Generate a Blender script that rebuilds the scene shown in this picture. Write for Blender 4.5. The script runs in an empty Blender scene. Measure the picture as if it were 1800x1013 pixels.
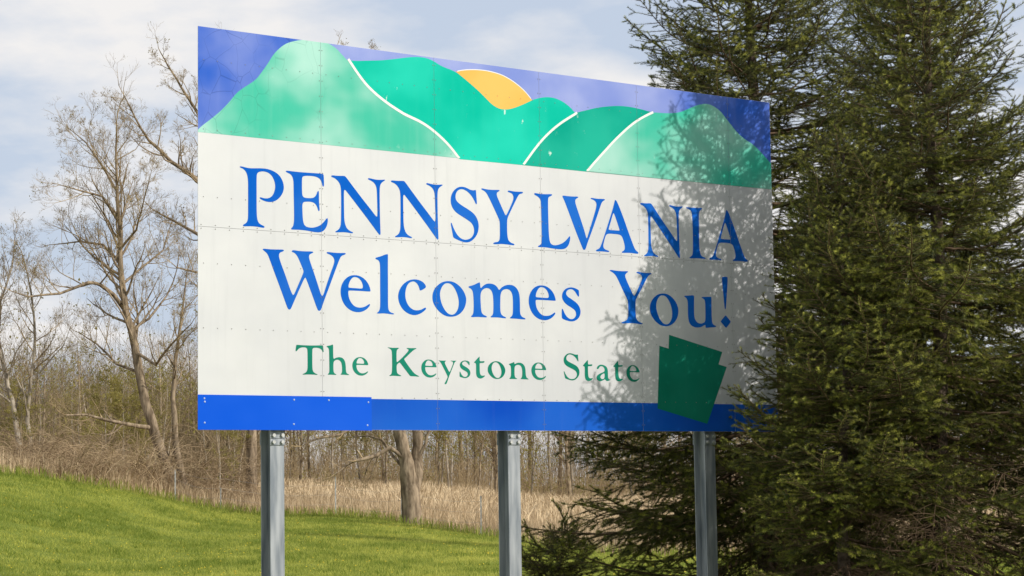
import bpy, bmesh, math, random
import numpy as np
from mathutils import Matrix, Vector, noise as mnoise
from mathutils.geometry import tessellate_polygon
R = math.radians
sc = bpy.context.scene
col = sc.collection

# ------------------------------------------------------------------ camera, sky, sun, exposure
F_PX, PITCH, ROLL, EYE = 3600.0, 0.0955, 0.0150, 1.70      # focal length in photo pixels (photo 1800 x 1013)
cp_, sp_, cr_, sr_ = math.cos(PITCH), math.sin(PITCH), math.cos(ROLL), math.sin(ROLL)
_fw = Vector((0, cp_, sp_)); _up0 = Vector((0, -sp_, cp_)); _rt0 = Vector((1, 0, 0))
_rt = cr_ * _rt0 - sr_ * _up0; _up = sr_ * _rt0 + cr_ * _up0
EYEP = Vector((0, 0, EYE))
cam = bpy.data.cameras.new('camera'); cam_o = bpy.data.objects.new('camera', cam); col.objects.link(cam_o)
m = Matrix.Identity(4)
for i in range(3):
    m[i][0], m[i][1], m[i][2], m[i][3] = _rt[i], _up[i], -_fw[i], EYEP[i]
cam_o.matrix_world = m
cam.sensor_width = 36.0; cam.lens = 36.0 * F_PX / 1800.0; cam.clip_start = 0.1; cam.clip_end = 3000
sc.camera = cam_o

SUN_EL, SUN_A = R(31), R(21)          # elevation; angle from +x (right of view) towards the camera side
SUN = Vector((math.cos(SUN_EL) * math.cos(SUN_A), -math.cos(SUN_EL) * math.sin(SUN_A), math.sin(SUN_EL)))
sun = bpy.data.lights.new('sun', 'SUN'); sun.energy = 3.8; sun.angle = R(0.53); sun.color = (1.0, 0.945, 0.865)
sun_o = bpy.data.objects.new('sun', sun); col.objects.link(sun_o)
sun_o.rotation_euler = (-SUN).to_track_quat('-Z', 'Y').to_euler()

world = bpy.data.worlds.new('World'); sc.world = world; world.use_nodes = True
wt = world.node_tree; wt.nodes.clear(); WN = wt.nodes.new; WL = wt.links.new
wo = WN('ShaderNodeOutputWorld'); bg = WN('ShaderNodeBackground'); bg.inputs['Strength'].default_value = 0.088
sky = WN('ShaderNodeTexSky'); sky.sky_type = 'NISHITA'; sky.sun_disc = False
sky.sun_elevation = SUN_EL; sky.sun_rotation = math.atan2(SUN.x, SUN.y); sky.air_density = 1.2; sky.dust_density = 2.0
tc = WN('ShaderNodeTexCoord'); sep = WN('ShaderNodeSeparateXYZ'); WL(tc.outputs['Generated'], sep.inputs[0])
def wmath(op, a, b=None):
    n = WN('ShaderNodeMath'); n.operation = op
    for k, v in enumerate((a, b)):
        if v is None: continue
        if isinstance(v, (int, float)): n.inputs[k].default_value = v
        else: WL(v, n.inputs[k])
    return n.outputs[0]
den = wmath('ADD', wmath('MAXIMUM', sep.outputs[2], 0.0), 0.22)
cx = wmath('DIVIDE', sep.outputs[0], den); cy = wmath('DIVIDE', sep.outputs[1], den)
cmb = WN('ShaderNodeCombineXYZ'); WL(cx, cmb.inputs[0]); WL(cy, cmb.inputs[1]); cmb.inputs[2].default_value = 3.7
nz = WN('ShaderNodeTexNoise'); nz.inputs['Scale'].default_value = 2.3; nz.inputs['Detail'].default_value = 9; nz.inputs['Roughness'].default_value = 0.55
WL(cmb.outputs[0], nz.inputs['Vector'])
rp = WN('ShaderNodeValToRGB'); rp.color_ramp.elements[0].position = 0.40; rp.color_ramp.elements[1].position = 0.58
WL(nz.outputs['Fac'], rp.inputs[0])
mxh = WN('ShaderNodeMix'); mxh.data_type = 'RGBA'; hz = WN('ShaderNodeMapRange'); hz.interpolation_type = 'SMOOTHSTEP'; WL(sep.outputs[2], hz.inputs['Value'])
hz.inputs['From Min'].default_value = 0.22; hz.inputs['From Max'].default_value = 0.75; hz.inputs['To Min'].default_value = 0.85; hz.inputs['To Max'].default_value = 0.40   # horizon haze thins out overhead
WL(hz.outputs[0], mxh.inputs[0])
WL(sky.outputs[0], mxh.inputs[6]); mxh.inputs[7].default_value = (6.9, 7.9, 9.6, 1)
mxc = WN('ShaderNodeMix'); mxc.data_type = 'RGBA'; WL(rp.outputs[0], mxc.inputs[0])
WL(mxh.outputs[2], mxc.inputs[6]); mxc.inputs[7].default_value = (10.2, 10.0, 9.9, 1)
WL(mxc.outputs[2], bg.inputs['Color']); WL(bg.outputs[0], wo.inputs[0])

vs = sc.view_settings; vs.view_transform = 'Standard'; vs.look = 'None'; vs.exposure = 0.0; vs.gamma = 1.0; vs.use_curve_mapping = False
sc.render.resolution_x, sc.render.resolution_y = 1024, 576

# ------------------------------------------------------------------ helpers
def ray(px, py):
    return (_fw + _rt * ((px - 900.0) / F_PX) + _up * ((506.5 - py) / F_PX))
def at(px, py, Y):
    d = ray(px, py); return EYEP + d * (Y / d.y)
def sm(a, b, x):
    t = np.clip((x - a) / (b - a), 0, 1); return t * t * (3 - 2 * t)

def link(o, parent=None):
    col.objects.link(o)
    if parent is not None: o.parent = parent
    return o
def tag(o, label=None, cat=None, group=None, kind=None):
    if label: o['label'] = label
    if cat: o['category'] = cat
    if group: o['group'] = group
    if kind: o['kind'] = kind
    return o
def empty(name, loc, rz=0.0):
    o = bpy.data.objects.new(name, None); o.location = loc; o.rotation_euler = (0, 0, rz); o.empty_display_size = .3
    return link(o)
def np_mesh(name, V, Fc, mat, smooth=False, attr=None):
    """V (n,3); Fc (m,k) of equal-size faces or list of such arrays; attr = per-vertex float 'tint'"""
    if not isinstance(Fc, list): Fc = [Fc]
    Fc = [np.asarray(f, dtype=np.int32) for f in Fc if len(f)]
    me = bpy.data.meshes.new(name)
    me.vertices.add(len(V)); me.vertices.foreach_set('co', np.asarray(V, dtype=np.float32).ravel())
    nl = sum(f.size for f in Fc); nf = sum(len(f) for f in Fc)
    me.loops.add(nl); me.polygons.add(nf)
    me.loops.foreach_set('vertex_index', np.concatenate([f.ravel() for f in Fc]))
    tot = np.concatenate([np.full(len(f), f.shape[1], dtype=np.int32) for f in Fc])
    st = np.concatenate([[0], np.cumsum(tot)[:-1]]).astype(np.int32)
    me.polygons.foreach_set('loop_start', st)
    me.polygons.foreach_set('use_smooth', np.full(nf, smooth))
    if attr is not None:
        a = me.attributes.new('tint', 'FLOAT', 'POINT'); a.data.foreach_set('value', np.asarray(attr, dtype=np.float32))
    me.update(calc_edges=True); me.materials.append(mat)
    return me
def mobj(name, me, parent=None): return link(bpy.data.objects.new(name, me), parent)
def pobj(name, V, Fc, mat, parent=None, smooth=False, attr=None): return mobj(name, np_mesh(name, V, Fc, mat, smooth, attr), parent)
BOXF = np.array([[0, 1, 3, 2], [4, 6, 7, 5], [0, 4, 5, 1], [2, 3, 7, 6], [0, 2, 6, 4], [1, 5, 7, 3]])
def boxv(x0, x1, y0, y1, z0, z1):
    return np.array([[x, y, z] for x in (x0, x1) for y in (y0, y1) for z in (z0, z1)], dtype=float)
class MB:
    def __init__(s): s.V = []; s.F = []; s.n = 0
    def add(s, V, Fc):
        s.V.append(np.asarray(V, float)); s.F.append(np.asarray(Fc) + s.n); s.n += len(V)
    def box(s, *a): s.add(boxv(*a), BOXF)
    def build(s, name, mat, parent=None, smooth=False):
        return pobj(name, np.concatenate(s.V), s.F, mat, parent, smooth)
def perp(d):
    a = np.where(np.abs(d[:, 2:3]) < 0.9, np.array([[0., 0, 1]]), np.array([[1., 0, 0]]))
    u = np.cross(d, a); u /= np.linalg.norm(u, axis=1, keepdims=True) + 1e-12
    return u, np.cross(d, u)
def seg_tubes(S, sides):
    """S rows: p0(3) p1(3) r0 r1 -> verts, quads"""
    S = np.asarray(S, float); n = len(S)
    if n == 0: return np.zeros((0, 3)), np.zeros((0, 4), int)
    d = S[:, 3:6] - S[:, :3]; d /= np.linalg.norm(d, axis=1, keepdims=True) + 1e-12
    u, v = perp(d)
    an = np.arange(sides) * 2 * math.pi / sides
    c = np.cos(an)[None, :, None]; s = np.sin(an)[None, :, None]
    off = u[:, None] * c + v[:, None] * s
    A = S[:, None, :3] + off * S[:, 6, None, None]; B = S[:, None, 3:6] + off * S[:, 7, None, None]
    V = np.concatenate([A, B], 1).reshape(-1, 3)
    k = np.arange(sides); k2 = (k + 1) % sides
    q = np.stack([k, k2, k2 + sides, k + sides], 1)
    return V, (q[None] + (np.arange(n) * 2 * sides)[:, None, None]).reshape(-1, 4)
def poly_tube(P, Rr, sides=9, cap=True):
    """continuous tube along points P with radii Rr"""
    P = np.asarray(P, float); n = len(P)
    d = np.gradient(P, axis=0); d /= np.linalg.norm(d, axis=1, keepdims=True) + 1e-12
    u0 = np.cross(d[0], [0.3, 0.9, 0.1]); u0 /= np.linalg.norm(u0)
    V = []
    for i in range(n):
        u0 = u0 - d[i] * np.dot(u0, d[i]); u0 /= np.linalg.norm(u0); v0 = np.cross(d[i], u0)
        an = np.arange(sides) * 2 * math.pi / sides
        V.append(P[i] + Rr[i] * (np.cos(an)[:, None] * u0 + np.sin(an)[:, None] * v0))
    V = np.concatenate(V); k = np.arange(sides); k2 = (k + 1) % sides
    q = np.stack([k, k2, k2 + sides, k + sides], 1)
    return V, (q[None] + (np.arange(n - 1) * sides)[:, None, None]).reshape(-1, 4)

# ------------------------------------------------------------------ materials
def mat(name, c1, c2=None, scale=6.0, rough=0.8, detail=4.0, bump=0.0, bscale=30.0, spec=0.3, attr=None, transl=0.0,
        stretch=None, rnd=0.0, ramp=(0.35, 0.65), metallic=0.0):
    """procedural: c1/c2 blended by noise (or by the 'tint' attribute), optional bump, leaf translucency, random value per object"""
    M = bpy.data.materials.new(name); M.use_nodes = True; t = M.node_tree; N = t.nodes.new; L = t.links.new
    b = t.nodes['Principled BSDF']; out = t.nodes['Material Output']
    b.inputs['Roughness'].default_value = rough; b.inputs['Specular IOR Level'].default_value = spec; b.inputs['Metallic'].default_value = metallic
    tcn = N('ShaderNodeTexCoord'); vec = tcn.outputs['Object']
    if stretch:
        mp = N('ShaderNodeMapping'); mp.inputs['Scale'].default_value = stretch; L(vec, mp.inputs[0]); vec = mp.outputs[0]
    cur = None
    if c2 is None: c2 = tuple(min(1, x * 1.25) for x in c1)
    mx = N('ShaderNodeMix'); mx.data_type = 'RGBA'; mx.inputs[6].default_value = (*c1, 1); mx.inputs[7].default_value = (*c2, 1)
    if attr:
        a = N('ShaderNodeAttribute'); a.attribute_name = attr; L(a.outputs['Fac'], mx.inputs[0])
    else:
        nn = N('ShaderNodeTexNoise'); nn.inputs['Scale'].default_value = scale; nn.inputs['Detail'].default_value = detail
        L(vec, nn.inputs['Vector']); rr = N('ShaderNodeValToRGB')
        rr.color_ramp.elements[0].position, rr.color_ramp.elements[1].position = ramp
        L(nn.outputs['Fac'], rr.inputs[0]); L(rr.outputs[0], mx.inputs[0])
    cur = mx.outputs[2]
    if rnd:
        oi = N('ShaderNodeObjectInfo'); hv = N('ShaderNodeHueSaturation'); mr = N('ShaderNodeMapRange')
        mr.inputs['To Min'].default_value = 1 - rnd; mr.inputs['To Max'].default_value = 1 + rnd
        L(oi.outputs['Random'], mr.inputs['Value']); L(mr.outputs[0], hv.inputs['Value']); L(cur, hv.inputs['Color']); cur = hv.outputs[0]
    L(cur, b.inputs['Base Color'])
    if bump:
        n2 = N('ShaderNodeTexNoise'); n2.inputs['Scale'].default_value = bscale; n2.inputs['Detail'].default_value = 6; L(vec, n2.inputs['Vector'])
        bp = N('ShaderNodeBump'); bp.inputs['Strength'].default_value = bump; bp.inputs['Distance'].default_value = 0.02
        L(n2.outputs['Fac'], bp.inputs['Height']); L(bp.outputs[0], b.inputs['Normal'])
    if transl:
        tr = N('ShaderNodeBsdfTranslucent'); L(cur, tr.inputs['Color']); ms = N('ShaderNodeMixShader'); ms.inputs[0].default_value = transl
        L(b.outputs[0], ms.inputs[1]); L(tr.outputs[0], ms.inputs[2]); L(ms.outputs[0], out.inputs['Surface'])
    return M

M_bark = mat('bark_grey', (0.12, 0.09, 0.06), (0.37, 0.29, 0.20), 9, 0.95, bump=0.8, bscale=26, stretch=(1, 1, .25), spec=.1)
M_twig = mat('twig_bark', (0.22, 0.16, 0.09), (0.46, 0.35, 0.20), 2.0, 0.9, spec=.1)
M_pale = mat('pale_bark', (0.24, 0.20, 0.15), (0.48, 0.42, 0.33), 5, 0.9, bump=.4, stretch=(1, 1, .3), spec=.1, rnd=.3)
M_wood = mat('woodland_bark', (0.15, 0.115, 0.075), (0.38, 0.30, 0.20), 3, 0.95, spec=.1, rnd=.35)
M_wtwig = mat('woodland_twig', (0.22, 0.165, 0.10), (0.40, 0.31, 0.18), 1.2, 0.95, spec=.05, rnd=.3)
M_far = mat('far_twig', (0.15, 0.115, 0.07), (0.30, 0.235, 0.14), .35, 0.95, spec=.05)
M_bud = mat('young_leaf', (0.225, 0.205, 0.06), (0.36, 0.315, 0.10), 1.0, 0.8, transl=.4, spec=.1, rnd=.25)
M_bram = mat('bramble_cane', (0.25, 0.175, 0.10), (0.52, 0.395, 0.25), 2.5, 0.9, spec=.1, rnd=.2)
M_sbark = mat('spruce_bark', (0.055, 0.04, 0.03), (0.14, 0.105, 0.08), 14, 0.95, bump=.9, bscale=40, spec=.1)
M_stwig = mat('spruce_twig', (0.10, 0.065, 0.04), (0.19, 0.13, 0.085), 9, 0.9, spec=.1)
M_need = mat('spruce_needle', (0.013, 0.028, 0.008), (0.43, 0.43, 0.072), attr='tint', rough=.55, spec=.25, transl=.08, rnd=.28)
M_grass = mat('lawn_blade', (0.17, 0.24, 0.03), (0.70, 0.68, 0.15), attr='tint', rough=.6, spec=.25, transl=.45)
M_dry = mat('dry_stalk', (0.34, 0.24, 0.135), (0.76, 0.62, 0.41), attr='tint', rough=.85, spec=.1, transl=.25)
M_yel = mat('dandelion_yellow', (0.75, 0.50, 0.02), (0.85, 0.65, 0.05), 5, .7)
M_alu = mat('aluminium_back', (0.30, 0.30, 0.31), (0.42, 0.42, 0.43), 8, .5, metallic=.6)
M_galv = mat('galvanised_steel', (0.19, 0.215, 0.25), (0.39, 0.41, 0.44), 16, .5, spec=.5, bump=.06, bscale=60, stretch=(1, 1, .12), metallic=.25)
M_bolt = mat('bolt_steel', (0.40, 0.40, 0.40), (0.58, 0.58, 0.57), 40, .5, spec=.5, metallic=.3)
M_rivet = mat('rivet', (0.20, 0.19, 0.18), (0.34, 0.33, 0.32), 40, .6)
M_screw = mat('white_screw', (0.35, 0.45, 0.65), (0.5, 0.58, 0.75), 40, .5)
M_wire = mat('fence_wire', (0.30, 0.29, 0.27), (0.45, 0.44, 0.42), 10, .6, metallic=.4)
M_post = mat('fence_post_paint', (0.36, 0.36, 0.35), (0.62, 0.62, 0.60), 12, .7)

def paint(name, c1, c2, scale=1.2, ramp=(0.35, 0.65), scuff=None, crack=0.0, streak=0.25, rough=.42, spec=.2, gloss=(.0, .008), grime_refl=0.0, pale_mid=False):
    """weathered sign paint: two tones of the same coat, fine vertical streaks, optional white scuffs and craze lines"""
    M = bpy.data.materials.new(name); M.use_nodes = True; t = M.node_tree; N = t.nodes.new; L = t.links.new
    b = t.nodes['Principled BSDF']; b.inputs['Roughness'].default_value = rough; b.inputs['Specular IOR Level'].default_value = spec
    g = N('ShaderNodeTexCoord').outputs['Object']
    def noise(sc_, det, st=(1, 1, 1), loc=(0, 0, 0), rgh=.5):
        mp = N('ShaderNodeMapping'); mp.inputs['Scale'].default_value = st; mp.inputs['Location'].default_value = loc; L(g, mp.inputs[0])
        n = N('ShaderNodeTexNoise'); n.inputs['Scale'].default_value = sc_; n.inputs['Detail'].default_value = det; n.inputs['Roughness'].default_value = rgh
        L(mp.outputs[0], n.inputs['Vector']); return n.outputs['Fac']
    def rampf(x, a, c):
        r = N('ShaderNodeMapRange'); r.interpolation_type = 'SMOOTHSTEP'; r.inputs['From Min'].default_value = a; r.inputs['From Max'].default_value = c; L(x, r.inputs['Value']); return r.outputs[0]
    def mixc(f, a, c):
        x = N('ShaderNodeMix'); x.data_type = 'RGBA'
        L(f, x.inputs[0])
        for k, v in ((6, a), (7, c)):
            if isinstance(v, tuple): x.inputs[k].default_value = (*v, 1)
            else: L(v, x.inputs[k])
        return x.outputs[2]
    f = rampf(noise(scale, 3, (1, 1, 1.3), (3.1, 0, 1.7)), *ramp)
    if pale_mid:   # the middle panels are paler than the two end ones
        sx0 = N('ShaderNodeSeparateXYZ'); L(g, sx0.inputs[0]); a_ = rampf(sx0.outputs[0], -2.35, -1.75); b2_ = rampf(sx0.outputs[0], 2.35, 1.75)
        w_ = N('ShaderNodeMath'); w_.operation = 'MULTIPLY'; L(a_, w_.inputs[0]); L(b2_, w_.inputs[1])
        w2 = N('ShaderNodeMath'); w2.operation = 'MULTIPLY_ADD'; L(f, w2.inputs[0]); w2.inputs[1].default_value = .45; 
        w3 = N('ShaderNodeMath'); w3.operation = 'MULTIPLY'; L(w_.outputs[0], w3.inputs[0]); w3.inputs[1].default_value = .55; L(w3.outputs[0], w2.inputs[2]); f = w2.outputs[0]
    cur = mixc(f, c1, c2)
    if streak:
        s = rampf(noise(9, 3, (1, 1, .06), (0, 0, 5)), .45, .8); ml = N('ShaderNodeMath'); ml.operation = 'MULTIPLY'; L(s, ml.inputs[0]); ml.inputs[1].default_value = streak
        cur = mixc(ml.outputs[0], cur, tuple(.5 * (x + y) + .02 for x, y in zip(c1, c2)))
    if grime_refl:   # thin run-off dirt, plus grey smudges painted in for cloud and tree reflections
        a = rampf(noise(14, 4, (1, 1, .05), (2, 0, 7), .6), .50, .78); c = rampf(noise(1.6, 4, (1, 1, .7), (4, 0, 3), .6), .40, .72)
        k1 = N('ShaderNodeMath'); k1.operation = 'MULTIPLY'; L(a, k1.inputs[0]); k1.inputs[1].default_value = grime_refl
        k2 = N('ShaderNodeMath'); k2.operation = 'MULTIPLY_ADD'; L(c, k2.inputs[0]); k2.inputs[1].default_value = grime_refl * .8; L(k1.outputs[0], k2.inputs[2])
        cur = mixc(k2.outputs[0], cur, (.40, .41, .43))
    if crack:
        mp = N('ShaderNodeMapping'); mp.inputs['Scale'].default_value = (1, .01, .8); L(g, mp.inputs[0])
        dn = N('ShaderNodeTexNoise'); dn.inputs['Scale'].default_value = 2.2; L(g, dn.inputs['Vector'])
        va = N('ShaderNodeVectorMath'); va.operation = 'MULTIPLY_ADD'; L(dn.outputs['Color'], va.inputs[0]); va.inputs[1].default_value = (.18, 0, .18); L(mp.outputs[0], va.inputs[2])
        vo = N('ShaderNodeTexVoronoi'); vo.feature = 'DISTANCE_TO_EDGE'; vo.inputs['Scale'].default_value = 5.5; L(va.outputs[0], vo.inputs['Vector'])
        e = rampf(vo.outputs['Distance'], .016, .002)
        sx = N('ShaderNodeSeparateXYZ'); L(g, sx.inputs[0])
        only = rampf(sx.outputs[0], -2.0, -2.16); patch = rampf(noise(1.7, 2, loc=(8, 0, 2)), .38, .6)
        k1 = N('ShaderNodeMath'); k1.operation = 'MULTIPLY'; L(e, k1.inputs[0]); L(only, k1.inputs[1])
        k2 = N('ShaderNodeMath'); k2.operation = 'MULTIPLY'; L(k1.outputs[0], k2.inputs[0]); L(patch, k2.inputs[1])
        k3 = N('ShaderNodeMath'); k3.operation = 'MULTIPLY'; L(k2.outputs[0], k3.inputs[0]); k3.inputs[1].default_value = crack
        cur = mixc(k3.outputs[0], cur, tuple(x * .35 for x in c1))
    if scuff:
        a = rampf(noise(7.5, 4, (1.5, 1, .8), (1, 0, 4), .65), .645, .70); c = rampf(noise(2.0, 2, loc=(5, 0, 9)), .47, .60)
        k1 = N('ShaderNodeMath'); k1.operation = 'MULTIPLY'; L(a, k1.inputs[0]); L(c, k1.inputs[1])
        k2 = N('ShaderNodeMath'); k2.operation = 'MULTIPLY'; L(k1.outputs[0], k2.inputs[0]); k2.inputs[1].default_value = scuff
        cur = mixc(k2.outputs[0], cur, (.62, .80, .74))
    L(cur, b.inputs['Base Color'])
    bw = N('ShaderNodeBump'); bw.inputs['Strength'].default_value = .12; bw.inputs['Distance'].default_value = .01
    L(noise(2.5, 2), bw.inputs['Height']); L(bw.outputs[0], b.inputs['Normal'])
    gl = N('ShaderNodeBsdfGlossy'); gl.inputs['Roughness'].default_value = .5; gl.inputs['Color'].default_value = (.95, .95, .95, 1); L(bw.outputs[0], gl.inputs['Normal'])
    gm = N('ShaderNodeMapRange'); gm.inputs['To Min'].default_value, gm.inputs['To Max'].default_value = gloss; L(f, gm.inputs['Value'])
    ms = N('ShaderNodeMixShader'); L(gm.outputs[0], ms.inputs[0]); L(b.outputs[0], ms.inputs[1]); L(gl.outputs[0], ms.inputs[2]); L(ms.outputs[0], t.nodes['Material Output'].inputs['Surface'])
    return M
P_white = paint('sign_white', (0.55, 0.56, 0.585), (0.655, 0.66, 0.67), .9, (.3, .68), streak=.12, rough=.38, gloss=(.06, .03), grime_refl=.2)
P_sky = paint('sign_sky_blue', (0.03, 0.115, 0.56), (0.29, 0.345, 0.68), 1.1, (.34, .66), pale_mid=True, gloss=(.0, .035), crack=.4, spec=.02)
P_lhill = paint('sign_light_green', (0.03, 0.47, 0.33), (0.29, 0.60, 0.51), .9, (.34, .64), gloss=(.0, .05), crack=.35, scuff=.3)
P_dhill = paint('sign_teal_green', (0.001, 0.47, 0.34), (0.003, 0.58, 0.43), .9, scuff=.9, spec=.02)
P_dhill2 = paint('sign_deep_teal', (0.001, 0.33, 0.24), (0.003, 0.42, 0.30), .9, scuff=.8, spec=.02)
P_sun = paint('sign_orange', (0.84, 0.42, 0.065), (0.86, 0.47, 0.09), .8, streak=.1)
P_line = paint('sign_white_line', (0.78, 0.78, 0.76), (0.84, 0.83, 0.80), 2, streak=0)
P_blue = paint('sign_letter_blue', (0.002, 0.105, 0.53), (0.003, 0.13, 0.58), 1.0, streak=.05, spec=.02, grime_refl=.015)
P_band = paint('sign_band_blue', (0.003, 0.060, 0.46), (0.005, 0.105, 0.56), .6, streak=.05, spec=.02, grime_refl=.015)
P_patch = paint('sign_patch_blue', (0.003, 0.085, 0.64), (0.004, 0.100, 0.68), .6, streak=0, spec=.02)
P_green = paint('sign_letter_green', (0.004, 0.17, 0.11), (0.006, 0.22, 0.145), 1.0, streak=.05, spec=.02, grime_refl=.015)

# ------------------------------------------------------------------ terrain
EDGE = np.array([(-60, 56), (-14.5, 58), (-12.8, 60), (-10.7, 63), (-7.2, 65), (-4.6, 64), (-.3, 57), (2.3, 48), (6, 45), (12, 44), (60, 44)], float)
def edge_y(x): return np.interp(x, EDGE[:, 0], EDGE[:, 1])
def gz(x, y):
    x = np.asarray(x, float); y = np.asarray(y, float)
    rise = .85 * sm(38, 68, y) * sm(3.5, -6.5, x)
    mound = 1.65 * sm(-7.0, -15.5, x) * sm(30, 54, y) * (1 - .75 * sm(60, 80, y))
    far = .45 * sm(70, 120, y)
    return rise + mound + far
def gzs(x, y): return float(gz(x, y))

xs = np.concatenate([np.linspace(-400, -45, 12), np.linspace(-40, 40, 161), np.linspace(45, 400, 12)])
ys = np.concatenate([np.linspace(-60, 10, 8), np.linspace(12, 34, 23), np.linspace(34.5, 80, 92), np.linspace(82, 140, 30), np.linspace(160, 900, 12)])
GX, GY = np.meshgrid(xs, ys)
rng = np.random.default_rng(5)
GZ = gz(GX, GY) + rng.normal(0, .012, GX.shape) * (np.abs(GX) < 40)
nx, ny = len(xs), len(ys)
ii = (np.arange(ny - 1)[:, None] * nx + np.arange(nx - 1)[None]).ravel()
lawn = sm(.8, -.8, GY - edge_y(GX) + rng.normal(0, .5, GX.shape))
M_ground = mat('ground_soil', (0.30, 0.215, 0.125), (0.15, 0.19, 0.035), attr='tint', rough=.95, bump=.5, bscale=8, spec=.05)
tag(pobj('ground', np.stack([GX, GY, GZ], -1).reshape(-1, 3), np.stack([ii, ii + 1, ii + nx + 1, ii + nx], 1), M_ground, None, True, lawn.ravel()), kind='structure')

def blades(name, X, Y, h, w, tint, material, lean=.5, seg=1, up=1.0):
    """one tapering blade per point"""
    n = len(X); Z = gz(X, Y); an = rng.uniform(0, 2 * math.pi, n); la = rng.uniform(0, 2 * math.pi, n); ll = np.abs(rng.normal(0, lean, n)) * h
    B = np.stack([X, Y, Z - .01], 1); T = np.stack([X + np.cos(la) * ll, Y + np.sin(la) * ll, Z + h * up], 1)
    o = np.stack([np.cos(an) * w, np.sin(an) * w, np.zeros(n)], 1)
    if seg == 1:
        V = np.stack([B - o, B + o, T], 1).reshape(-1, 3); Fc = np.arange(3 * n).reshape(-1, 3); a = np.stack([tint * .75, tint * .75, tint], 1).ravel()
    else:
        Mi = B * .45 + T * .55; Mi[:, 2] += h * .16
        V = np.stack([B - o, B + o, Mi + o * .8, Mi - o * .8, T], 1).reshape(-1, 3)
        k = np.arange(n)[:, None] * 5
        Fc = [k + np.array([[0, 1, 2, 3]]), k + np.array([[3, 2, 4]])]; a = np.repeat(tint, 5)
    return pobj(name, V, Fc, material, None, False, a)
def scatter(n, y0, y1, margin=.27):
    Y = np.sqrt(rng.uniform(y0 * y0, y1 * y1, n)); X = rng.uniform(-margin, margin, n) * Y
    return X, Y
def fbm(X, Y, s):
    return np.array([mnoise.noise((x * s, y * s, 3.3)) for x, y in zip(X, Y)])

# mown lawn
X, Y = scatter(560000, 33, 67); k = Y < edge_y(X) + rng.normal(0, .5, len(X)); X, Y = X[k], Y[k]
gx, gy = np.meshgrid(np.linspace(-20, 20, 161), np.linspace(30, 70, 161)); pn = (fbm(gx.ravel(), gy.ravel(), .45) + .6 * fbm(gx.ravel(), gy.ravel() * 1.6, 1.5) + .35 * fbm(gx.ravel(), gy.ravel(), 3.9)).reshape(gx.shape)
pi = pn[np.clip(((Y - 30) * 4).astype(int), 0, 160), np.clip(((X + 20) * 4).astype(int), 0, 160)]
tg = np.clip(.5 + .6 * pi + rng.normal(0, .26, len(X)), 0, 1)
hg = rng.uniform(.03, .075, len(X)) * (1 + .5 * np.clip(-pi, 0, 1))
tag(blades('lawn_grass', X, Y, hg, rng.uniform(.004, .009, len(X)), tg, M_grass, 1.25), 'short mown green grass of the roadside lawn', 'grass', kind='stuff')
cx_, cy_ = scatter(1500, 34, 64); kk_ = cy_ < edge_y(cx_) - .4; cx_, cy_ = cx_[kk_], cy_[kk_]
nb_ = 34; sp_r = np.repeat(rng.uniform(.05, .22, len(cx_)), nb_)
X = np.repeat(cx_, nb_) + rng.normal(0, 1, len(cx_) * nb_) * sp_r * 1.5; Y = np.repeat(cy_, nb_) + rng.normal(0, 1, len(cx_) * nb_) * sp_r
tt_ = np.repeat(np.where(rng.random(len(cx_)) < .3, .75, .03), nb_) + rng.normal(0, .1, len(X))
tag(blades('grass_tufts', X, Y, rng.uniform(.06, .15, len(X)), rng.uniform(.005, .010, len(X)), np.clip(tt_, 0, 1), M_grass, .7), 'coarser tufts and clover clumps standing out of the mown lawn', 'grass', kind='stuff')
# long unmown fringe at the lawn edge
X, Y = scatter(90000, 36, 70); dd = Y - edge_y(X); k = np.abs(dd + .3 + rng.normal(0, .35, len(X))) < .8; X, Y = X[k], Y[k]
tag(blades('unmown_grass', X, Y, rng.uniform(.12, .34, len(X)), rng.uniform(.006, .011, len(X)), np.clip(rng.normal(.22, .2, len(X)), 0, 1), M_grass, .5, 2),
    'darker long unmown grass along the edge of the lawn', 'grass', kind='stuff')
# dry weeds behind the lawn edge, then corn stubble
X, Y = scatter(150000, 40, 84); dd = Y - edge_y(X); k = (dd > .3 + rng.exponential(.3, len(X))) & (dd < 14); X, Y = X[k], Y[k]
tag(blades('dry_weeds', X, Y, rng.uniform(.25, .75, len(X)) * (.75 + .25 * (rng.random(len(X)) > .8)), rng.uniform(.005, .012, len(X)), np.clip(rng.normal(.55, .25, len(X)), 0, 1), M_dry, .33, 2),
    'tall dry tan weeds standing between lawn and field', 'dry grass', kind='stuff')
X, Y = scatter(70000, 58, 135); dd = Y - edge_y(X); k = dd > 8; X, Y = X[k], Y[k]
tag(blades('corn_stubble', X, Y, rng.uniform(.2, .85, len(X)), rng.uniform(.012, .035, len(X)), np.clip(rng.normal(.72, .25, len(X)), 0, 1), M_dry, .6, 2),
    'pale broken corn stubble covering the field before the wood', 'stubble', kind='stuff')
# dandelions
X, Y = scatter(900, 35, 60); k = (Y < edge_y(X) - 1) & (fbm(X, Y, .3) > -.05); X, Y = X[k], Y[k]; n = len(X)
Z = gz(X, Y) + rng.uniform(.05, .09, n); an = np.arange(6) * math.pi / 3; r_ = rng.uniform(.014, .024, n)
ring = np.stack([np.cos(an), np.sin(an), np.zeros(6)], 1)
V = np.concatenate([(np.stack([X, Y, Z], 1)[:, None] + ring[None] * r_[:, None, None]), np.stack([X, Y, Z + .012], 1)[:, None]], 1).reshape(-1, 3)
fk = np.array([[i, (i + 1) % 6, 6] for i in range(6)])
tag(pobj('dandelion_flowers', V, (np.arange(n)[:, None, None] * 7 + fk[None]).reshape(-1, 3), M_yel), 'tiny yellow dandelion heads dotted over the lawn', 'flowers', kind='stuff')

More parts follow.
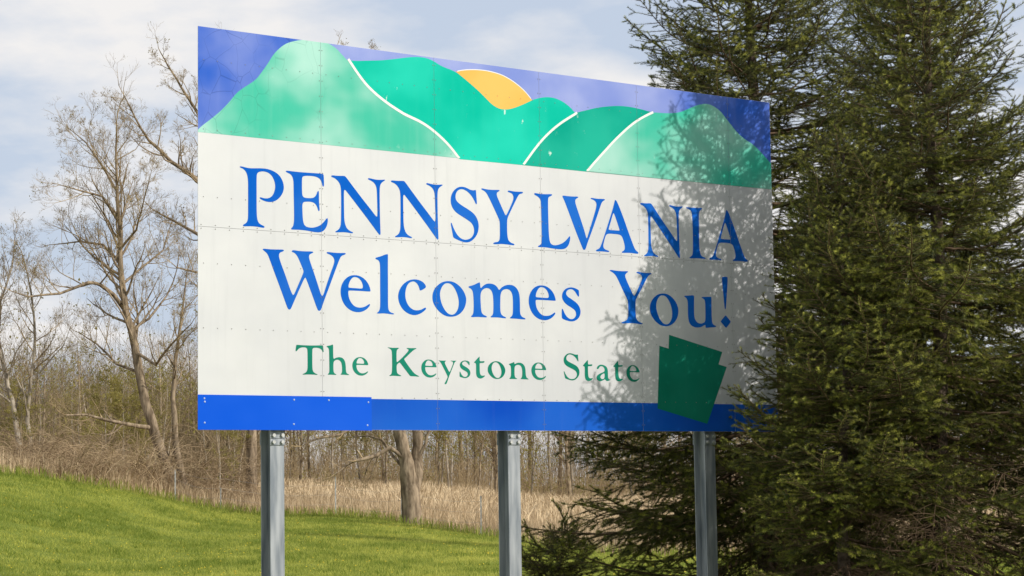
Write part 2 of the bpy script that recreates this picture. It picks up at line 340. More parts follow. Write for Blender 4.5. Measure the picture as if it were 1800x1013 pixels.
# ------------------------------------------------------------------ the sign
YAW = 0.6367; S0 = Vector((-2.654, 17.226, EYE + 3.9441)); SW, SH, PW = 5.4903 * 1.2192, 3.4459, 1.2192
sdir = Vector((math.cos(YAW), math.sin(YAW), 0)); snrm = Vector((math.sin(YAW), -math.cos(YAW), 0))     # front normal
sc0 = S0 + sdir * (SW / 2); SIGN_LOC = Vector((sc0.x, sc0.y, 0.0)); ZB, ZT = S0.z - SH, S0.z
sign = empty('welcome_sign', SIGN_LOC, YAW)
tag(sign, 'large white state welcome sign with painted hills, blue lettering and steel posts', 'sign')
def uv(px, py):
    """photo pixel -> sign-local (x, z) on the face plane"""
    d = ray(px, py); t = (S0 - EYEP).dot(snrm) / d.dot(snrm); p = EYEP + d * t
    return ((p - SIGN_LOC).dot(sdir), p.z)
XL, XR = -SW / 2, SW / 2
SEAMS = [XL + PW * i for i in range(1, 6)]; ZM = ZT - .501 * SH
def chaikin(P, n=2):
    P = np.asarray(P, float)
    for _ in range(n):
        Q = np.roll(P, -1, 0); P = np.stack([.75 * P + .25 * Q, .25 * P + .75 * Q], 1).reshape(-1, 2)
    return P
GAP = .0013
def decal(name, loops, off, material, parent=None, clip=True):
    """loops: closed outlines in sign-local (x,z); filled, cut at the panel joints, laid `off` m in front of the panel face"""
    polys = [[Vector((p[0], p[1], 0)) for p in lp] for lp in loops]
    tris = tessellate_polygon(polys); pts = [p for lp in polys for p in lp]
    bm = bmesh.new(); vsb = [bm.verts.new((p.x, -off * .35, p.y)) for p in pts]
    for t in tris:
        try: bm.faces.new([vsb[i] for i in t])
        except ValueError: pass
    cuts = [((s, 0, 0), (1, 0, 0)) for s in SEAMS] + [((0, 0, ZM), (0, 0, 1))]
    if clip:
        for co, no in cuts:
            for sg in (-1, 1):
                c = Vector(co) + Vector(no) * GAP * sg
                bmesh.ops.bisect_plane(bm, geom=bm.verts[:] + bm.edges[:] + bm.faces[:], plane_co=c, plane_no=no, dist=1e-6)
        dead = []
        for f in bm.faces:
            c = f.calc_center_median()
            if any(abs((c - Vector(co)).dot(Vector(no))) < GAP * .98 for co, no in cuts): dead.append(f)
        bmesh.ops.delete(bm, geom=dead, context='FACES')
        for pc, pn_ in (((XL + .001, 0, 0), (-1, 0, 0)), ((XR - .001, 0, 0), (1, 0, 0)), ((0, 0, ZT - .001), (0, 0, 1)), ((0, 0, ZB + .001), (0, 0, -1))):
            bmesh.ops.bisect_plane(bm, geom=bm.verts[:] + bm.edges[:] + bm.faces[:], plane_co=pc, plane_no=pn_, clear_outer=True, dist=1e-6)
    for f in bm.faces:
        if f.normal.y > 0: f.normal_flip()
    me = bpy.data.meshes.new(name); bm.to_mesh(me); bm.free(); me.materials.append(material)
    return mobj(name, me, parent or sign)
def U(pts, ox=0, oy=0, s=1.0): return [uv(ox + x / s, oy + y / s) for x, y in pts]

# panels (two rows, five full columns and a narrow one)
cols = [XL] + SEAMS + [XR]
for r_i, (z0, z1) in enumerate(((ZM, ZT), (ZB, ZM))):
    for c_i in range(6):
        x0, x1 = cols[c_i], cols[c_i + 1]
        b = MB(); b.box(x0 + (GAP if c_i else 0), x1 - (GAP if c_i < 5 else 0), 0, .004, z0 + (GAP if r_i == 0 else 0), z1 - (GAP if r_i else 0)); b.build('panel', P_white, sign)
# backing: splice bars behind joints and horizontal stringers
for s in SEAMS:
    b = MB(); b.box(s - .04, s + .04, .0055, .012, ZB + .02, ZT - .02); b.build('splice_bar', M_alu, sign)
for i, z in enumerate((ZT - .25, ZT - .95, ZM - .0, ZB + 1.15, ZB + .3)):
    b = MB(); b.box(XL + .03, XR - .03, .0125, .055, z - .035, z + .035); b.build('stringer', M_alu, sign)

TOPL = 0.2643        # art band: fraction of the height
def vline(x): return x
z_art = float(np.mean([uv(348, 232.3)[1], uv(570, 253)[1], uv(804, 277.6)[1], uv(1034, 301)[1], uv(1180, 316.5)[1], uv(1358, 334)[1]]))
z_band = float(np.mean([uv(740, 703)[1], uv(980, 705.6)[1], uv(1155, 709.3)[1]]))
decal('sky_field', [[(XL, z_art), (XR, z_art), (XR, ZT), (XL, ZT)]], .0012, P_sky)
def below(top):   # close an outline (photo px, left to right) down to the art line
    q = [uv(*p) for p in top]; return q + [(q[-1][0], z_art), (q[0][0], z_art)]
def smooth_open(pts, n=2):
    P = np.asarray(pts, float)
    for _ in range(n):
        Q = np.empty((2 * (len(P) - 1), 2)); Q[0::2] = .75 * P[:-1] + .25 * P[1:]; Q[1::2] = .25 * P[:-1] + .75 * P[1:]
        P = np.concatenate([P[:1], Q, P[-1:]])
    return [tuple(p) for p in P]
line1 = [(612, 104), (616, 110), (627, 127), (643, 148.5), (659.5, 164.8), (680.5, 181.5), (701, 195), (713, 202.3), (740, 214.3), (764, 231.2), (789, 255), (808, 280)]
line2 = [(1014, 198), (1012, 200), (998.7, 208), (985.3, 216.7), (972, 227.3), (960, 238.7), (950.7, 248.7), (940, 262), (930.7, 274.7), (919.5, 290.5)]
line3 = [(1148, 197.5), (1138.7, 201.6), (1120, 212), (1105.3, 223.3), (1090.7, 236.7), (1077.3, 250), (1064, 264.7), (1050.7, 279.3), (1031, 302)]
lh = smooth_open([(346, 231), (351.3, 224), (380.7, 202), (402, 181.3), (415.3, 164), (428.7, 154), (450, 140.7), (460.7, 126), (471.3, 111.3), (480.7, 95.3), (495.3, 81.3), (507.3, 74.7),
                  (527.3, 70.5), (545, 69.5), (565, 72.5), (578.7, 77), (592, 86), (600, 95.3), (609.3, 105.5)] + line1[1:])
decal('light_hill', [below(lh)], .0024, P_lhill)
dh = smooth_open(line1[::-1] + [(619, 107.6), (645.3, 107), (670.7, 106.4), (688, 104.7), (709.3, 102), (724, 100.4), (737.3, 100.4), (750.7, 102.4), (762.7, 108), (776, 116.9), (800, 125.6),
                  (820, 141.3), (840, 158.7), (853.3, 172), (864, 183.3), (876, 190.7), (886.7, 192.7), (898.7, 191.3), (916, 185.3), (934.7, 176.3), (946.7, 172.7), (960, 170.7), (973.3, 172), (986.7, 177.3), (1000, 186.5), (1011.3, 199)] + line2[1:])
q = [uv(*p) for p in dh]; decal('dark_hill', [q], .0036, P_dhill)
sn = smooth_open([(801.3, 126), (813.3, 123.3), (833.3, 122.4), (853.3, 124), (873.3, 128.7), (886.7, 134), (901.3, 142.7), (913.3, 152), (924, 162), (934.9, 176)])
sb = smooth_open([(934.9, 176.5), (916, 185.5), (898.7, 191.6), (886.7, 193), (876, 191), (864, 183.5), (853.3, 172.2), (840, 158.9), (820, 141.5), (801.3, 126.3)])
decal('painted_sun', [[uv(*p) for p in sn + sb]], .0046, P_sun)
h2 = smooth_open(line2[::-1] + [(1028, 194.7), (1046.7, 190), (1066.7, 187.3), (1086.7, 186.3), (1104, 187.6), (1120, 190.7), (1140, 195.8), (1149, 198.8)] + line3[1:])
decal('dark_hill', [[uv(*p) for p in h2]], .0042, P_dhill2)
h3 = smooth_open(line3[::-1] + [(1165, 199.3), (1186.7, 199.3), (1200, 196), (1213.3, 190), (1226.7, 184.7), (1237.3, 182.7), (1246.7, 183.3), (1256, 188), (1265.3, 194.7), (1276, 208), (1293.3, 231),
                  (1306.7, 243.5), (1325, 254.8), (1338.7, 269.5), (1351, 283), (1362, 296)])
q = [uv(*p) for p in h3]; q = q + [(q[-1][0], z_art), (q[0][0], z_art)]
decal('light_hill', [q], .0050, P_lhill)
def stroke(pts, w):
    P = np.array([uv(*p) for p in smooth_open(pts)]); d = np.gradient(P, axis=0); d /= np.linalg.norm(d, axis=1, keepdims=True)
    nrm = np.stack([-d[:, 1], d[:, 0]], 1) * w / 2; P[:, 1] = np.maximum(P[:, 1], z_art)
    A, B = P + nrm, P - nrm; A[:, 1] = np.maximum(A[:, 1], z_art); B[:, 1] = np.maximum(B[:, 1], z_art)
    return [tuple(p) for p in A] + [tuple(p) for p in B[::-1]]
for ln, w, o in ((line1, .025, .0058), (line2, .023, .0060), (line3, .023, .0062)): decal('white_outline', [stroke(ln, w)], o, P_line)
# sun rim: thin pale line over the top of the sun
decal('sun_rim', [stroke(sn[2:-2], .008)], .0054, P_line)
# blue foot band and the newer patch over its left end
decal('blue_band', [[(XL, ZB), (XR, ZB), (XR, z_band), (XL, z_band)]], .0012, P_band)
pa = [uv(347.5, 693.7), uv(652.5, 700.2), uv(654.5, 756.2)]
b = MB(); b.box(XL - .004, pa[1][0], -.0058, -.0030, ZB - .004, pa[0][1]); pt = b.build('patch_panel', P_patch, sign); pt['label'] = 'brighter blue replacement strip screwed over the band'
for px, py in ((358.7, 700.6), (359.5, 706.4), (359.3, 743.2), (516.5, 703), (516, 745.8), (577.5, 703.8), (647, 707.4), (645.5, 747.8)):
    x, z = uv(px, py); an = np.arange(8) * math.pi / 4
    V = np.concatenate([np.stack([x + .009 * np.cos(an), np.full(8, -.0058), z + .009 * np.sin(an)], 1), np.stack([x + .006 * np.cos(an), np.full(8, -.0092), z + .006 * np.sin(an)], 1)])
    k = np.arange(8); q = np.stack([k, (k + 1) % 8, (k + 1) % 8 + 8, k + 8], 1)
    pobj('screw', V, [q, np.arange(8, 16)[None]], M_screw, sign)
# keystone emblem
ks = [(1176.1, 588.7), (1269.5, 619), (1263, 640.7), (1277.4, 645.4), (1243.2, 745.3), (1155.8, 718.4), (1158.9, 607.9), (1175.1, 613)]
e = decal('keystone_emblem', [[uv(*p) for p in ks]], .0030, P_green); e['label'] = 'dark green tilted keystone emblem overlapping the blue band'

# lettering: outlines traced per glyph, in 7.5x enlarged photo crops (origin ox,oy), laid on the sign plane
G = {}
def glyph(key, ox, oy, *loops): G[key] = [np.array(U(lp, ox, oy, 7.5)) for lp in loops]
glyph('P', 415, 280, [(45,100),(62,92),(120,108),(180,120),(260,120),(350,120),(430,132),(510,165),(570,212),(612,280),(632,360),(622,430),(590,490),(540,540),(480,565),(420,566),(360,548),(315,522),(308,508),(320,500),(370,517),(420,517),(460,500),(490,465),(510,410),(517,360),(508,300),(485,240),(450,195),(400,168),(350,160),(300,168),(275,190),(270,240),(270,400),(270,600),(272,730),(280,800),(300,845),(340,870),(375,885),(372,905),(350,905),(290,893),(220,885),(150,885),(100,887),(88,875),(95,862),(130,845),(150,815),(158,770),(158,600),(158,400),(158,300),(150,220),(130,165),(95,128),(55,112)])
glyph('E', 415, 280, [(652,158),(668,150),(740,160),(850,172),(1000,182),(1120,190),(1150,200),(1155,215),(1158,290),(1160,352),(1148,365),(1138,355),(1128,300),(1100,255),(1050,230),(980,220),(900,220),(872,235),(868,280),(868,400),(872,470),(885,500),(920,512),(990,515),(1030,505),(1058,470),(1072,425),(1085,418),(1092,430),(1092,520),(1095,600),(1103,670),(1093,688),(1082,680),(1065,620),(1035,580),(990,562),(920,560),(885,568),(872,600),(875,700),(880,800),(895,865),(930,895),(990,905),(1050,897),(1110,872),(1160,825),(1195,775),(1208,780),(1210,830),(1190,900),(1150,950),(1100,968),(1030,962),(950,945),(850,932),(770,930),(725,928),(725,912),(748,890),(760,850),(765,780),(762,600),(758,400),(757,300),(745,235),(715,195),(665,175)])
glyph('N', 640, 300, [(352,140),(362,128),(440,137),(520,135),(540,150),(600,235),(750,440),(850,570),(925,672),(938,672),(940,600),(935,450),(932,340),(925,280),(900,230),(860,200),(820,183),(817,172),(830,163),(880,177),(940,187),(1000,187),(1030,183),(1036,193),(1020,205),(990,225),(972,260),(967,320),(968,500),(973,700),(978,830),(981,905),(972,913),(955,900),(850,750),(700,545),(600,410),(540,330),(525,318),(515,335),(515,450),(518,600),(520,700),(530,770),(555,830),(595,862),(633,877),(630,892),(600,890),(550,880),(500,877),(440,880),(408,880),(408,866),(440,850),(465,820),(478,770),(480,650),(480,450),(478,320),(470,260),(445,210),(405,170),(358,152)])
glyph('S', 640, 300, [(1465,255),(1475,260),(1478,320),(1488,430),(1482,448),(1470,440),(1450,390),(1410,325),(1360,275),(1310,248),(1270,245),(1235,262),(1212,295),(1203,340),(1210,385),(1235,420),(1290,462),(1370,510),(1440,560),(1485,620),(1508,690),(1512,750),(1500,820),(1465,885),(1410,935),(1360,950),(1310,945),(1240,918),(1180,888),(1172,870),(1160,800),(1142,710),(1145,685),(1155,690),(1180,760),(1215,830),(1260,885),(1310,912),(1360,912),(1410,890),(1440,850),(1452,800),(1445,745),(1420,695),(1370,655),(1290,605),(1220,560),(1170,505),(1145,445),(1140,380),(1150,320),(1180,265),(1225,225),(1280,210),(1340,222),(1400,255),(1440,262)])
glyph('Y', 860, 325, [(-108,55),(-98,45),(-40,60),(40,68),(130,67),(138,78),(125,90),(105,98),(97,120),(105,160),(140,240),(180,330),(212,402),(225,402),(260,330),(300,240),(318,190),(318,150),(300,115),(260,100),(243,92),(243,80),(258,74),(320,88),(380,92),(440,92),(446,105),(430,117),(400,122),(380,145),(340,225),(290,330),(245,425),(235,470),(235,600),(240,680),(252,735),(285,765),(333,780),(330,800),(290,795),(230,787),(160,780),(100,785),(55,783),(52,768),(75,757),(110,755),(132,735),(140,690),(140,600),(138,490),(130,460),(80,350),(20,220),(-30,120),(-60,85),(-95,68)])
glyph('L', 860, 325, [(590,120),(600,107),(660,120),(740,125),(825,122),(830,138),(810,150),(785,160),(775,185),(775,300),(780,500),(785,650),(795,740),(815,785),(860,800),(920,790),(975,765),(1020,725),(1055,678),(1067,680),(1067,720),(1050,790),(1015,835),(970,852),(900,850),(820,838),(740,825),(680,823),(645,822),(642,806),(665,797),(685,780),(692,730),(690,550),(685,350),(682,240),(672,190),(640,155),(600,135)])
glyph('V', 860, 325, [(962,152),(972,140),(1030,150),(1100,155),(1170,155),(1175,168),(1155,180),(1135,195),(1132,230),(1150,290),(1200,440),(1250,590),(1280,705),(1290,705),(1320,600),(1370,440),(1405,320),(1415,260),(1405,225),(1375,200),(1337,187),(1335,177),(1350,172),(1420,185),(1520,187),(1528,200),(1505,212),(1485,230),(1465,280),(1420,420),(1350,620),(1290,780),(1268,858),(1240,860),(1225,825),(1150,640),(1080,450),(1020,290),(992,215),(970,170)])
glyph('A', 1090, 340, [(1398,222),(1412,222),(1440,280),(1500,440),(1560,620),(1610,760),(1645,855),(1685,885),(1683,905),(1650,903),(1590,893),(1530,893),(1485,893),(1485,878),(1510,865),(1522,840),(1518,790),(1500,720),(1480,675),(1450,660),(1380,652),(1320,650),(1295,665),(1280,710),(1262,790),(1265,830),(1290,855),(1335,868),(1333,885),(1290,880),(1240,875),(1185,877),(1172,865),(1185,852),(1215,840),(1235,800),(1270,690),(1320,520),(1370,350),(1390,260)],
      [(1383,388),(1392,400),(1425,500),(1457,600),(1455,612),(1400,607),(1333,603),(1324,592),(1350,500),(1375,400)])
glyph('I', 1090, 340, [(868,188),(880,182),(960,190),(1040,193),(1080,193),(1082,207),(1060,220),(1042,240),(1037,290),(1040,500),(1042,680),(1050,770),(1070,830),(1130,852),(1128,866),(1080,862),(1020,857),(950,857),(915,857),(912,845),(935,835),(955,805),(960,740),(958,550),(953,380),(948,280),(935,230),(905,208),(872,198)])
glyph('W', 450, 425, [(85,105),(95,90),(170,100),(270,104),(360,103),(370,120),(350,132),(318,142),(303,165),(303,205),(330,290),(390,450),(440,600),(475,690),(490,705),(505,690),(540,610),(600,470),(628,400),(622,370),(580,270),(545,190),(510,150),(472,135),(472,120),(490,110),(560,122),(650,128),(745,128),(758,142),(735,155),(705,168),(697,195),(705,240),(750,370),(800,520),(850,680),(865,715),(885,712),(920,600),(980,420),(1025,300),(1035,250),(1020,205),(980,172),(932,155),(930,142),(945,135),(1020,145),(1100,150),(1178,148),(1185,162),(1165,175),(1130,185),(1105,220),(1060,340),(990,530),(900,770),(860,890),(845,912),(820,912),(800,870),(740,700),(680,540),(655,475),(645,475),(620,520),(540,700),(475,850),(455,895),(425,895),(405,850),(330,640),(240,400),(175,220),(150,160),(115,128)])
glyph('e', 450, 425, [(1310,440),(1370,452),(1430,490),(1475,545),(1500,600),(1510,648),(1508,657),(1480,658),(1380,650),(1228,643),(1217,650),(1217,700),(1230,760),(1265,820),(1310,860),(1370,872),(1425,862),(1465,840),(1492,820),(1505,828),(1495,855),(1450,900),(1390,928),(1330,932),(1260,915),(1190,865),(1140,790),(1115,700),(1115,620),(1135,550),(1180,485),(1240,447)],
      [(1305,465),(1350,478),(1385,515),(1405,560),(1410,605),(1395,620),(1330,615),(1230,608),(1218,600),(1222,560),(1245,505),(1275,472)])
glyph('l', 450, 425, [(1572,220),(1580,210),(1640,195),(1700,170),(1735,163),(1740,175),(1738,300),(1740,600),(1740,800),(1742,870),(1752,915),(1785,938),(1822,947),(1817,962),(1765,955),(1725,950),(1680,945),(1600,950),(1592,938),(1615,925),(1632,890),(1638,830),(1636,600),(1636,350),(1632,280),(1615,245),(1580,232)])
glyph('c', 680, 435, [(360,420),(420,428),(475,455),(505,490),(517,520),(505,540),(445,572),(432,565),(425,530),(405,485),(370,452),(335,448),(290,470),(258,520),(243,590),(243,660),(262,730),(300,790),(350,825),(400,832),(455,822),(500,793),(520,800),(510,825),(460,865),(400,892),(340,895),(270,870),(205,815),(165,745),(147,670),(152,600),(180,530),(230,470),(290,432)])
glyph('o', 680, 435, [(810,442),(880,455),(950,500),(1010,570),(1043,650),(1048,710),(1030,790),(985,860),(920,905),(840,918),(770,905),(700,860),(640,790),(605,720),(598,640),(615,570),(660,505),(730,455)],
      [(800,470),(850,485),(895,540),(930,620),(950,710),(945,790),(920,850),(885,885),(845,890),(800,870),(755,815),(720,740),(700,650),(702,580),(725,520),(760,480)])
glyph('m', 680, 435, [(1075,520),(1085,512),(1150,495),(1215,460),(1228,465),(1232,525),(1240,540),(1270,505),(1310,480),(1360,475),(1410,487),(1450,515),(1475,560),(1485,560),(1515,525),(1560,500),(1610,492),(1665,500),(1710,535),(1740,590),(1752,660),(1755,760),(1755,850),(1762,890),(1785,920),(1830,937),(1825,953),(1765,947),(1685,940),(1623,938),(1623,925),(1650,905),(1662,865),(1662,700),(1655,620),(1630,570),(1595,550),(1550,552),(1515,575),(1498,620),(1495,700),(1495,830),(1505,880),(1530,905),(1572,922),(1570,938),(1520,932),(1450,923),(1370,925),(1367,912),(1392,895),(1403,860),(1405,750),(1400,640),(1385,580),(1355,545),(1315,535),(1275,548),(1245,580),(1233,630),(1237,750),(1245,850),(1265,885),(1320,910),(1318,925),(1270,922),(1190,917),(1115,922),(1108,908),(1130,890),(1143,850),(1145,750),(1140,640),(1132,580),(1110,545),(1080,532)])
glyph('s', 830, 465, [(1300,300),(1350,310),(1400,335),(1407,350),(1410,420),(1400,428),(1385,410),(1360,365),(1325,330),(1290,325),(1255,340),(1237,370),(1240,400),(1265,430),(1320,465),(1380,510),(1415,560),(1430,610),(1425,670),(1395,720),(1345,750),(1290,752),(1230,735),(1185,715),(1180,690),(1180,590),(1188,580),(1200,600),(1220,650),(1255,700),(1300,725),(1340,715),(1367,680),(1370,645),(1355,605),(1310,570),(1250,535),(1205,490),(1183,440),(1185,390),(1205,345),(1245,312)])
glyph('Yo', 1060, 455, [(85,158),(95,145),(170,158),(250,165),(325,163),(332,175),(310,188),(292,210),(292,240),(320,310),(370,420),(400,485),(420,485),(450,420),(495,320),(515,265),(512,230),(490,205),(440,188),(440,178),(455,170),(520,183),(580,190),(635,187),(640,200),(610,215),(585,240),(550,310),(490,430),(440,520),(428,560),(428,680),(432,770),(450,815),(490,840),(523,850),(520,865),(480,862),(420,853),(350,848),(290,855),(243,853),(240,840),(270,828),(305,815),(325,790),(332,740),(332,620),(328,560),(300,495),(240,370),(190,260),(160,210),(125,180)])
glyph('u', 1060, 455, [(1068,497),(1075,487),(1130,487),(1190,480),(1200,490),(1200,600),(1200,740),(1212,800),(1240,840),(1280,857),(1320,850),(1345,830),(1350,780),(1348,640),(1345,570),(1335,535),(1300,515),(1298,505),(1340,503),(1420,500),(1430,510),(1430,650),(1433,790),(1440,850),(1460,875),(1492,885),(1488,902),(1430,905),(1360,912),(1350,905),(1350,875),(1340,872),(1300,900),(1240,910),(1180,895),(1140,855),(1122,790),(1118,700),(1118,600),(1112,545),(1095,515)])
glyph('!', 1060, 455, [(1567,245),(1580,238),(1635,238),(1643,248),(1640,350),(1630,500),(1620,650),(1612,670),(1603,665),(1595,580),(1580,420),(1567,290)])
glyph('.', 1060, 455, [(1612,745),(1622,750),(1682,825),(1682,835),(1628,910),(1617,912),(1552,832),(1552,822)])
glyph('T', 510, 580, [(80,200),(90,197),(200,205),(320,207),(428,203),(435,215),(437,250),(442,285),(437,298),(428,290),(415,262),(385,242),(340,235),(300,240),(292,265),(292,400),(293,510),(302,550),(330,575),(362,585),(358,595),(300,590),(230,588),(165,592),(163,583),(195,570),(220,548),(230,510),(230,400),(228,270),(220,240),(190,230),(145,232),(110,250),(88,280),(75,285),(70,275),(75,240)])
glyph('h', 510, 580, [(478,222),(485,213),(530,205),(560,192),(567,200),(567,300),(570,390),(600,368),(650,358),(695,372),(722,410),(733,470),(735,540),(745,575),(780,590),(775,598),(720,593),(665,592),(665,583),(680,570),(685,540),(683,470),(670,420),(640,395),(605,395),(575,415),(570,450),(570,540),(580,572),(612,590),(608,595),(550,592),(497,592),(497,583),(512,570),(517,540),(515,400),(513,270),(505,240)])
glyph('K', 510, 580, [(1282,235),(1290,230),(1350,238),(1430,236),(1438,243),(1410,260),(1402,290),(1402,430),(1420,420),(1480,365),(1540,300),(1560,275),(1560,258),(1535,247),(1535,238),(1600,242),(1660,240),(1667,248),(1635,262),(1590,300),(1520,370),(1500,385),(1520,420),(1580,505),(1640,580),(1700,610),(1698,620),(1640,612),(1585,612),(1570,595),(1510,515),(1450,435),(1440,430),(1410,455),(1403,475),(1405,545),(1415,580),(1465,603),(1462,612),(1400,608),(1350,605),(1308,610),(1308,600),(1330,590),(1342,560),(1345,450),(1342,300),(1335,265),(1310,245)])
glyph('y', 740, 580, [(228,402),(240,403),(300,407),(330,405),(330,413),(318,418),(312,432),(320,455),(350,515),(375,560),(385,545),(410,480),(425,440),(420,420),(390,412),(390,405),(430,408),(465,406),(465,413),(448,422),(435,450),(400,540),(370,615),(345,690),(335,715),(318,718),(308,712),(320,690),(345,640),(352,620),(345,600),(300,510),(265,440),(250,418)])
glyph('t', 740, 580, [(770,352),(773,358),(773,412),(790,415),(830,412),(838,415),(832,437),(775,437),(773,450),(775,560),(785,595),(805,607),(840,600),(845,608),(820,632),(785,645),(750,635),(730,605),(725,560),(727,440),(705,437),(697,430),(720,405),(750,370)])
glyph('n', 740, 580, [(1155,450),(1200,437),(1225,422),(1230,428),(1232,455),(1260,437),(1300,430),(1340,445),(1365,475),(1378,520),(1380,590),(1390,630),(1420,650),(1415,655),(1365,652),(1313,650),(1313,643),(1330,625),(1335,590),(1333,520),(1320,480),(1295,462),(1262,462),(1237,480),(1232,520),(1233,600),(1243,632),(1270,645),(1265,650),(1215,648),(1165,648),(1165,640),(1182,622),(1187,590),(1187,510),(1180,470),(1160,458)])
glyph('a', 950, 590, [(800,382),(850,395),(880,425),(890,470),(890,540),(897,575),(925,582),(920,590),(890,600),(868,600),(858,585),(850,575),(825,592),(790,605),(755,595),(738,565),(742,535),(765,510),(810,490),(845,475),(845,440),(830,412),(800,403),(780,412),(765,440),(748,443),(740,432),(750,408),(775,388)],
      [(846,495),(846,560),(825,577),(800,572),(788,547),(798,522),(825,504)])
def letter(key, material, L=None, Rr=None, T=None, B=None, o=(0, 0)):
    lp = [c.copy() for c in G[key]]
    if L:   # fit a traced glyph into another place of the line: left, right, top, bottom extreme points in a 7.5x crop
        lo = np.min(lp[0], 0); hi = np.max(lp[0], 0)
        l, r, t, b_ = [uv(o[0] + p[0] / 7.5, o[1] + p[1] / 7.5) for p in (L, Rr, T, B)]
        sx = (r[0] - l[0]) / (hi[0] - lo[0]); sz = (t[1] - b_[1]) / (hi[1] - lo[1])
        lp = [np.stack([l[0] + (c[:, 0] - lo[0]) * sx, b_[1] + (c[:, 1] - lo[1]) * sz], 1) for c in lp]
    return decal('letter', [chaikin(c) for c in lp], .0030, material)
R1, R2, R3, R4, R7, R8, G1, G2, G3 = (415, 280), (640, 300), (860, 325), (1090, 340), (830, 465), (1060, 455), (510, 580), (740, 580), (950, 590)
def off(p, a, b): return (p[0] + (a[0] - b[0]) * 7.5, p[1] + (a[1] - b[1]) * 7.5)   # crop a coords -> crop b coords
for k in 'PENSYLVIA': letter(k, P_blue)
letter('N', P_blue, (1252, 212), off((277, 122), R2, R1), (1262, 204), off((205, 857), R2, R1), R1)
letter('N', P_blue, (262, 127), (827, 184), (275, 119), (770, 862), R4)
letter('A', P_blue, off((1403, 868), R3, R4), (242, 797), off((1667, 200), R3, R4), (238, 806), R4)
for k in ('W', 'e', 'l', 'c', 'o', 'm', 's', 'Yo', 'u'): letter(k, P_blue)
lex = letter('!', P_blue); d_ = decal('letter', [chaikin(c) for c in G['.']], .0030, P_blue)
letter('e', P_blue, (745, 510), (1101, 470), (925, 275), (945, 738), R7)
letter('o', P_blue, (615, 670), (995, 665), (790, 455), (820, 893), R8)
for k in 'ThKytna': letter(k, P_green)
letter('e', P_green, (820, 480), (1030, 455), (920, 358), (938, 605), G1)
letter('e', P_green, (4, 520), (205, 487), (100, 390), (115, 630), G2)
letter('s', P_green, (508, 590), (652, 570), (580, 403), (580, 637), G2)
letter('o', P_green, (878, 525), (1112, 530), (990, 412), (1005, 650), G2)
letter('e', P_green, (1455, 545), (1650, 525), (1555, 430), (1560, 663), G2)
letter('S', P_green, (303, 300), (515, 490), (385, 232), (410, 592), G3)
letter('t', P_green, (557, 392), (692, 572), (622, 322), (630, 603), G3)
letter('t', P_green, (958, 402), (1092, 577), (1022, 332), (1030, 608), G3)
letter('e', P_green, (1132, 490), (1308, 485), (1220, 390), (1230, 612), G3)

# rivets: rows over the stringers, pairs along the joints
riv = []
for py in (104, 226, 345, 462, 576):
    z = uv(349, py)[1]; x = XL + .05
    while x < XR - .03: riv.append((x + random.Random(int(x * 999)).uniform(-.006, .006), z, .0042)); x += .1355
z = z_band + .012; x = XL + 2.05
while x < XR - .03: riv.append((x, z, .0045)); x += .1355
x = XL + .03
while x < XR - .02: riv += [(x, ZM + .016, .0045), (x, ZM - .016, .0045)]; x += .1355
for s in SEAMS:
    z = ZB + .06
    while z < ZT - .03: riv += [(s - .014, z, .0045), (s + .014, z, .0045)]; z += .138
an = np.arange(7) * 2 * math.pi / 7; V = []; 
for x, z, r_ in riv:
    V.append(np.stack([x + r_ * np.cos(an), np.full(7, -.0024), z + r_ * np.sin(an)], 1)); V.append(np.stack([x + r_ * .6 * np.cos(an), np.full(7, -.0052), z + r_ * .6 * np.sin(an)], 1))
V = np.concatenate(V).reshape(-1, 14, 3); n = len(V); V = V.reshape(-1, 3); k = np.arange(7)
q = np.stack([k, (k + 1) % 7, (k + 1) % 7 + 7, k + 7], 1); b0 = (np.arange(n) * 14)[:, None, None]
pobj('rivets', V, [(q[None] + b0).reshape(-1, 4), (np.arange(7, 14)[None] + np.arange(n)[:, None] * 14)], M_rivet, sign)['kind'] = 'stuff'

# posts: wide-flange beams with bolted fuse plates just under the panels
FWD, DEP, TF = .138, .165, .009
def hexbolt(mb, x, y, z, r=.014, h=.013):
    an = np.arange(6) * math.pi / 3 + .3
    V = np.concatenate([np.stack([x + r * np.cos(an), np.full(6, y), z + r * np.sin(an)], 1), np.stack([x + r * np.cos(an), np.full(6, y - h), z + r * np.sin(an)], 1)])
    k = np.arange(6); mb.add(V, np.stack([k, (k + 1) % 6, (k + 1) % 6 + 6, k + 6], 1)); mb.add(V[6:], np.arange(6)[None][:, ::-1])
for px in (493.0, 909.5, 1254.0):
    x = uv(px, 770)[0]; y0 = .0565
    b = MB(); b.box(x - FWD / 2, x + FWD / 2, y0, y0 + TF, -.3, ZT - .3); b.box(x - FWD / 2, x + FWD / 2, y0 + DEP - TF, y0 + DEP, -.3, ZT - .3)
    b.box(x - .004, x + .004, y0 + TF, y0 + DEP - TF, -.3, ZT - .3); po = b.build('post', M_galv, sign)
    zc = ZB - .075
    for yy, sg in ((y0, 1), (y0 + DEP + .010, -1)):
        for zz in (zc + .0285, zc - .0285):
            b = MB(); b.box(x - FWD / 2 - .003, x + FWD / 2 + .003, yy - .010, yy - .0005, zz - .026, zz + .026); b.build('fuse_plate', M_galv, po)
    for dx in (-.043, .043):
        for dz in (.029, -.029):
            b = MB(); hexbolt(b, x + dx, y0 - .010, zc + dz, .017, .018); b.build('bolt', M_bolt, po)

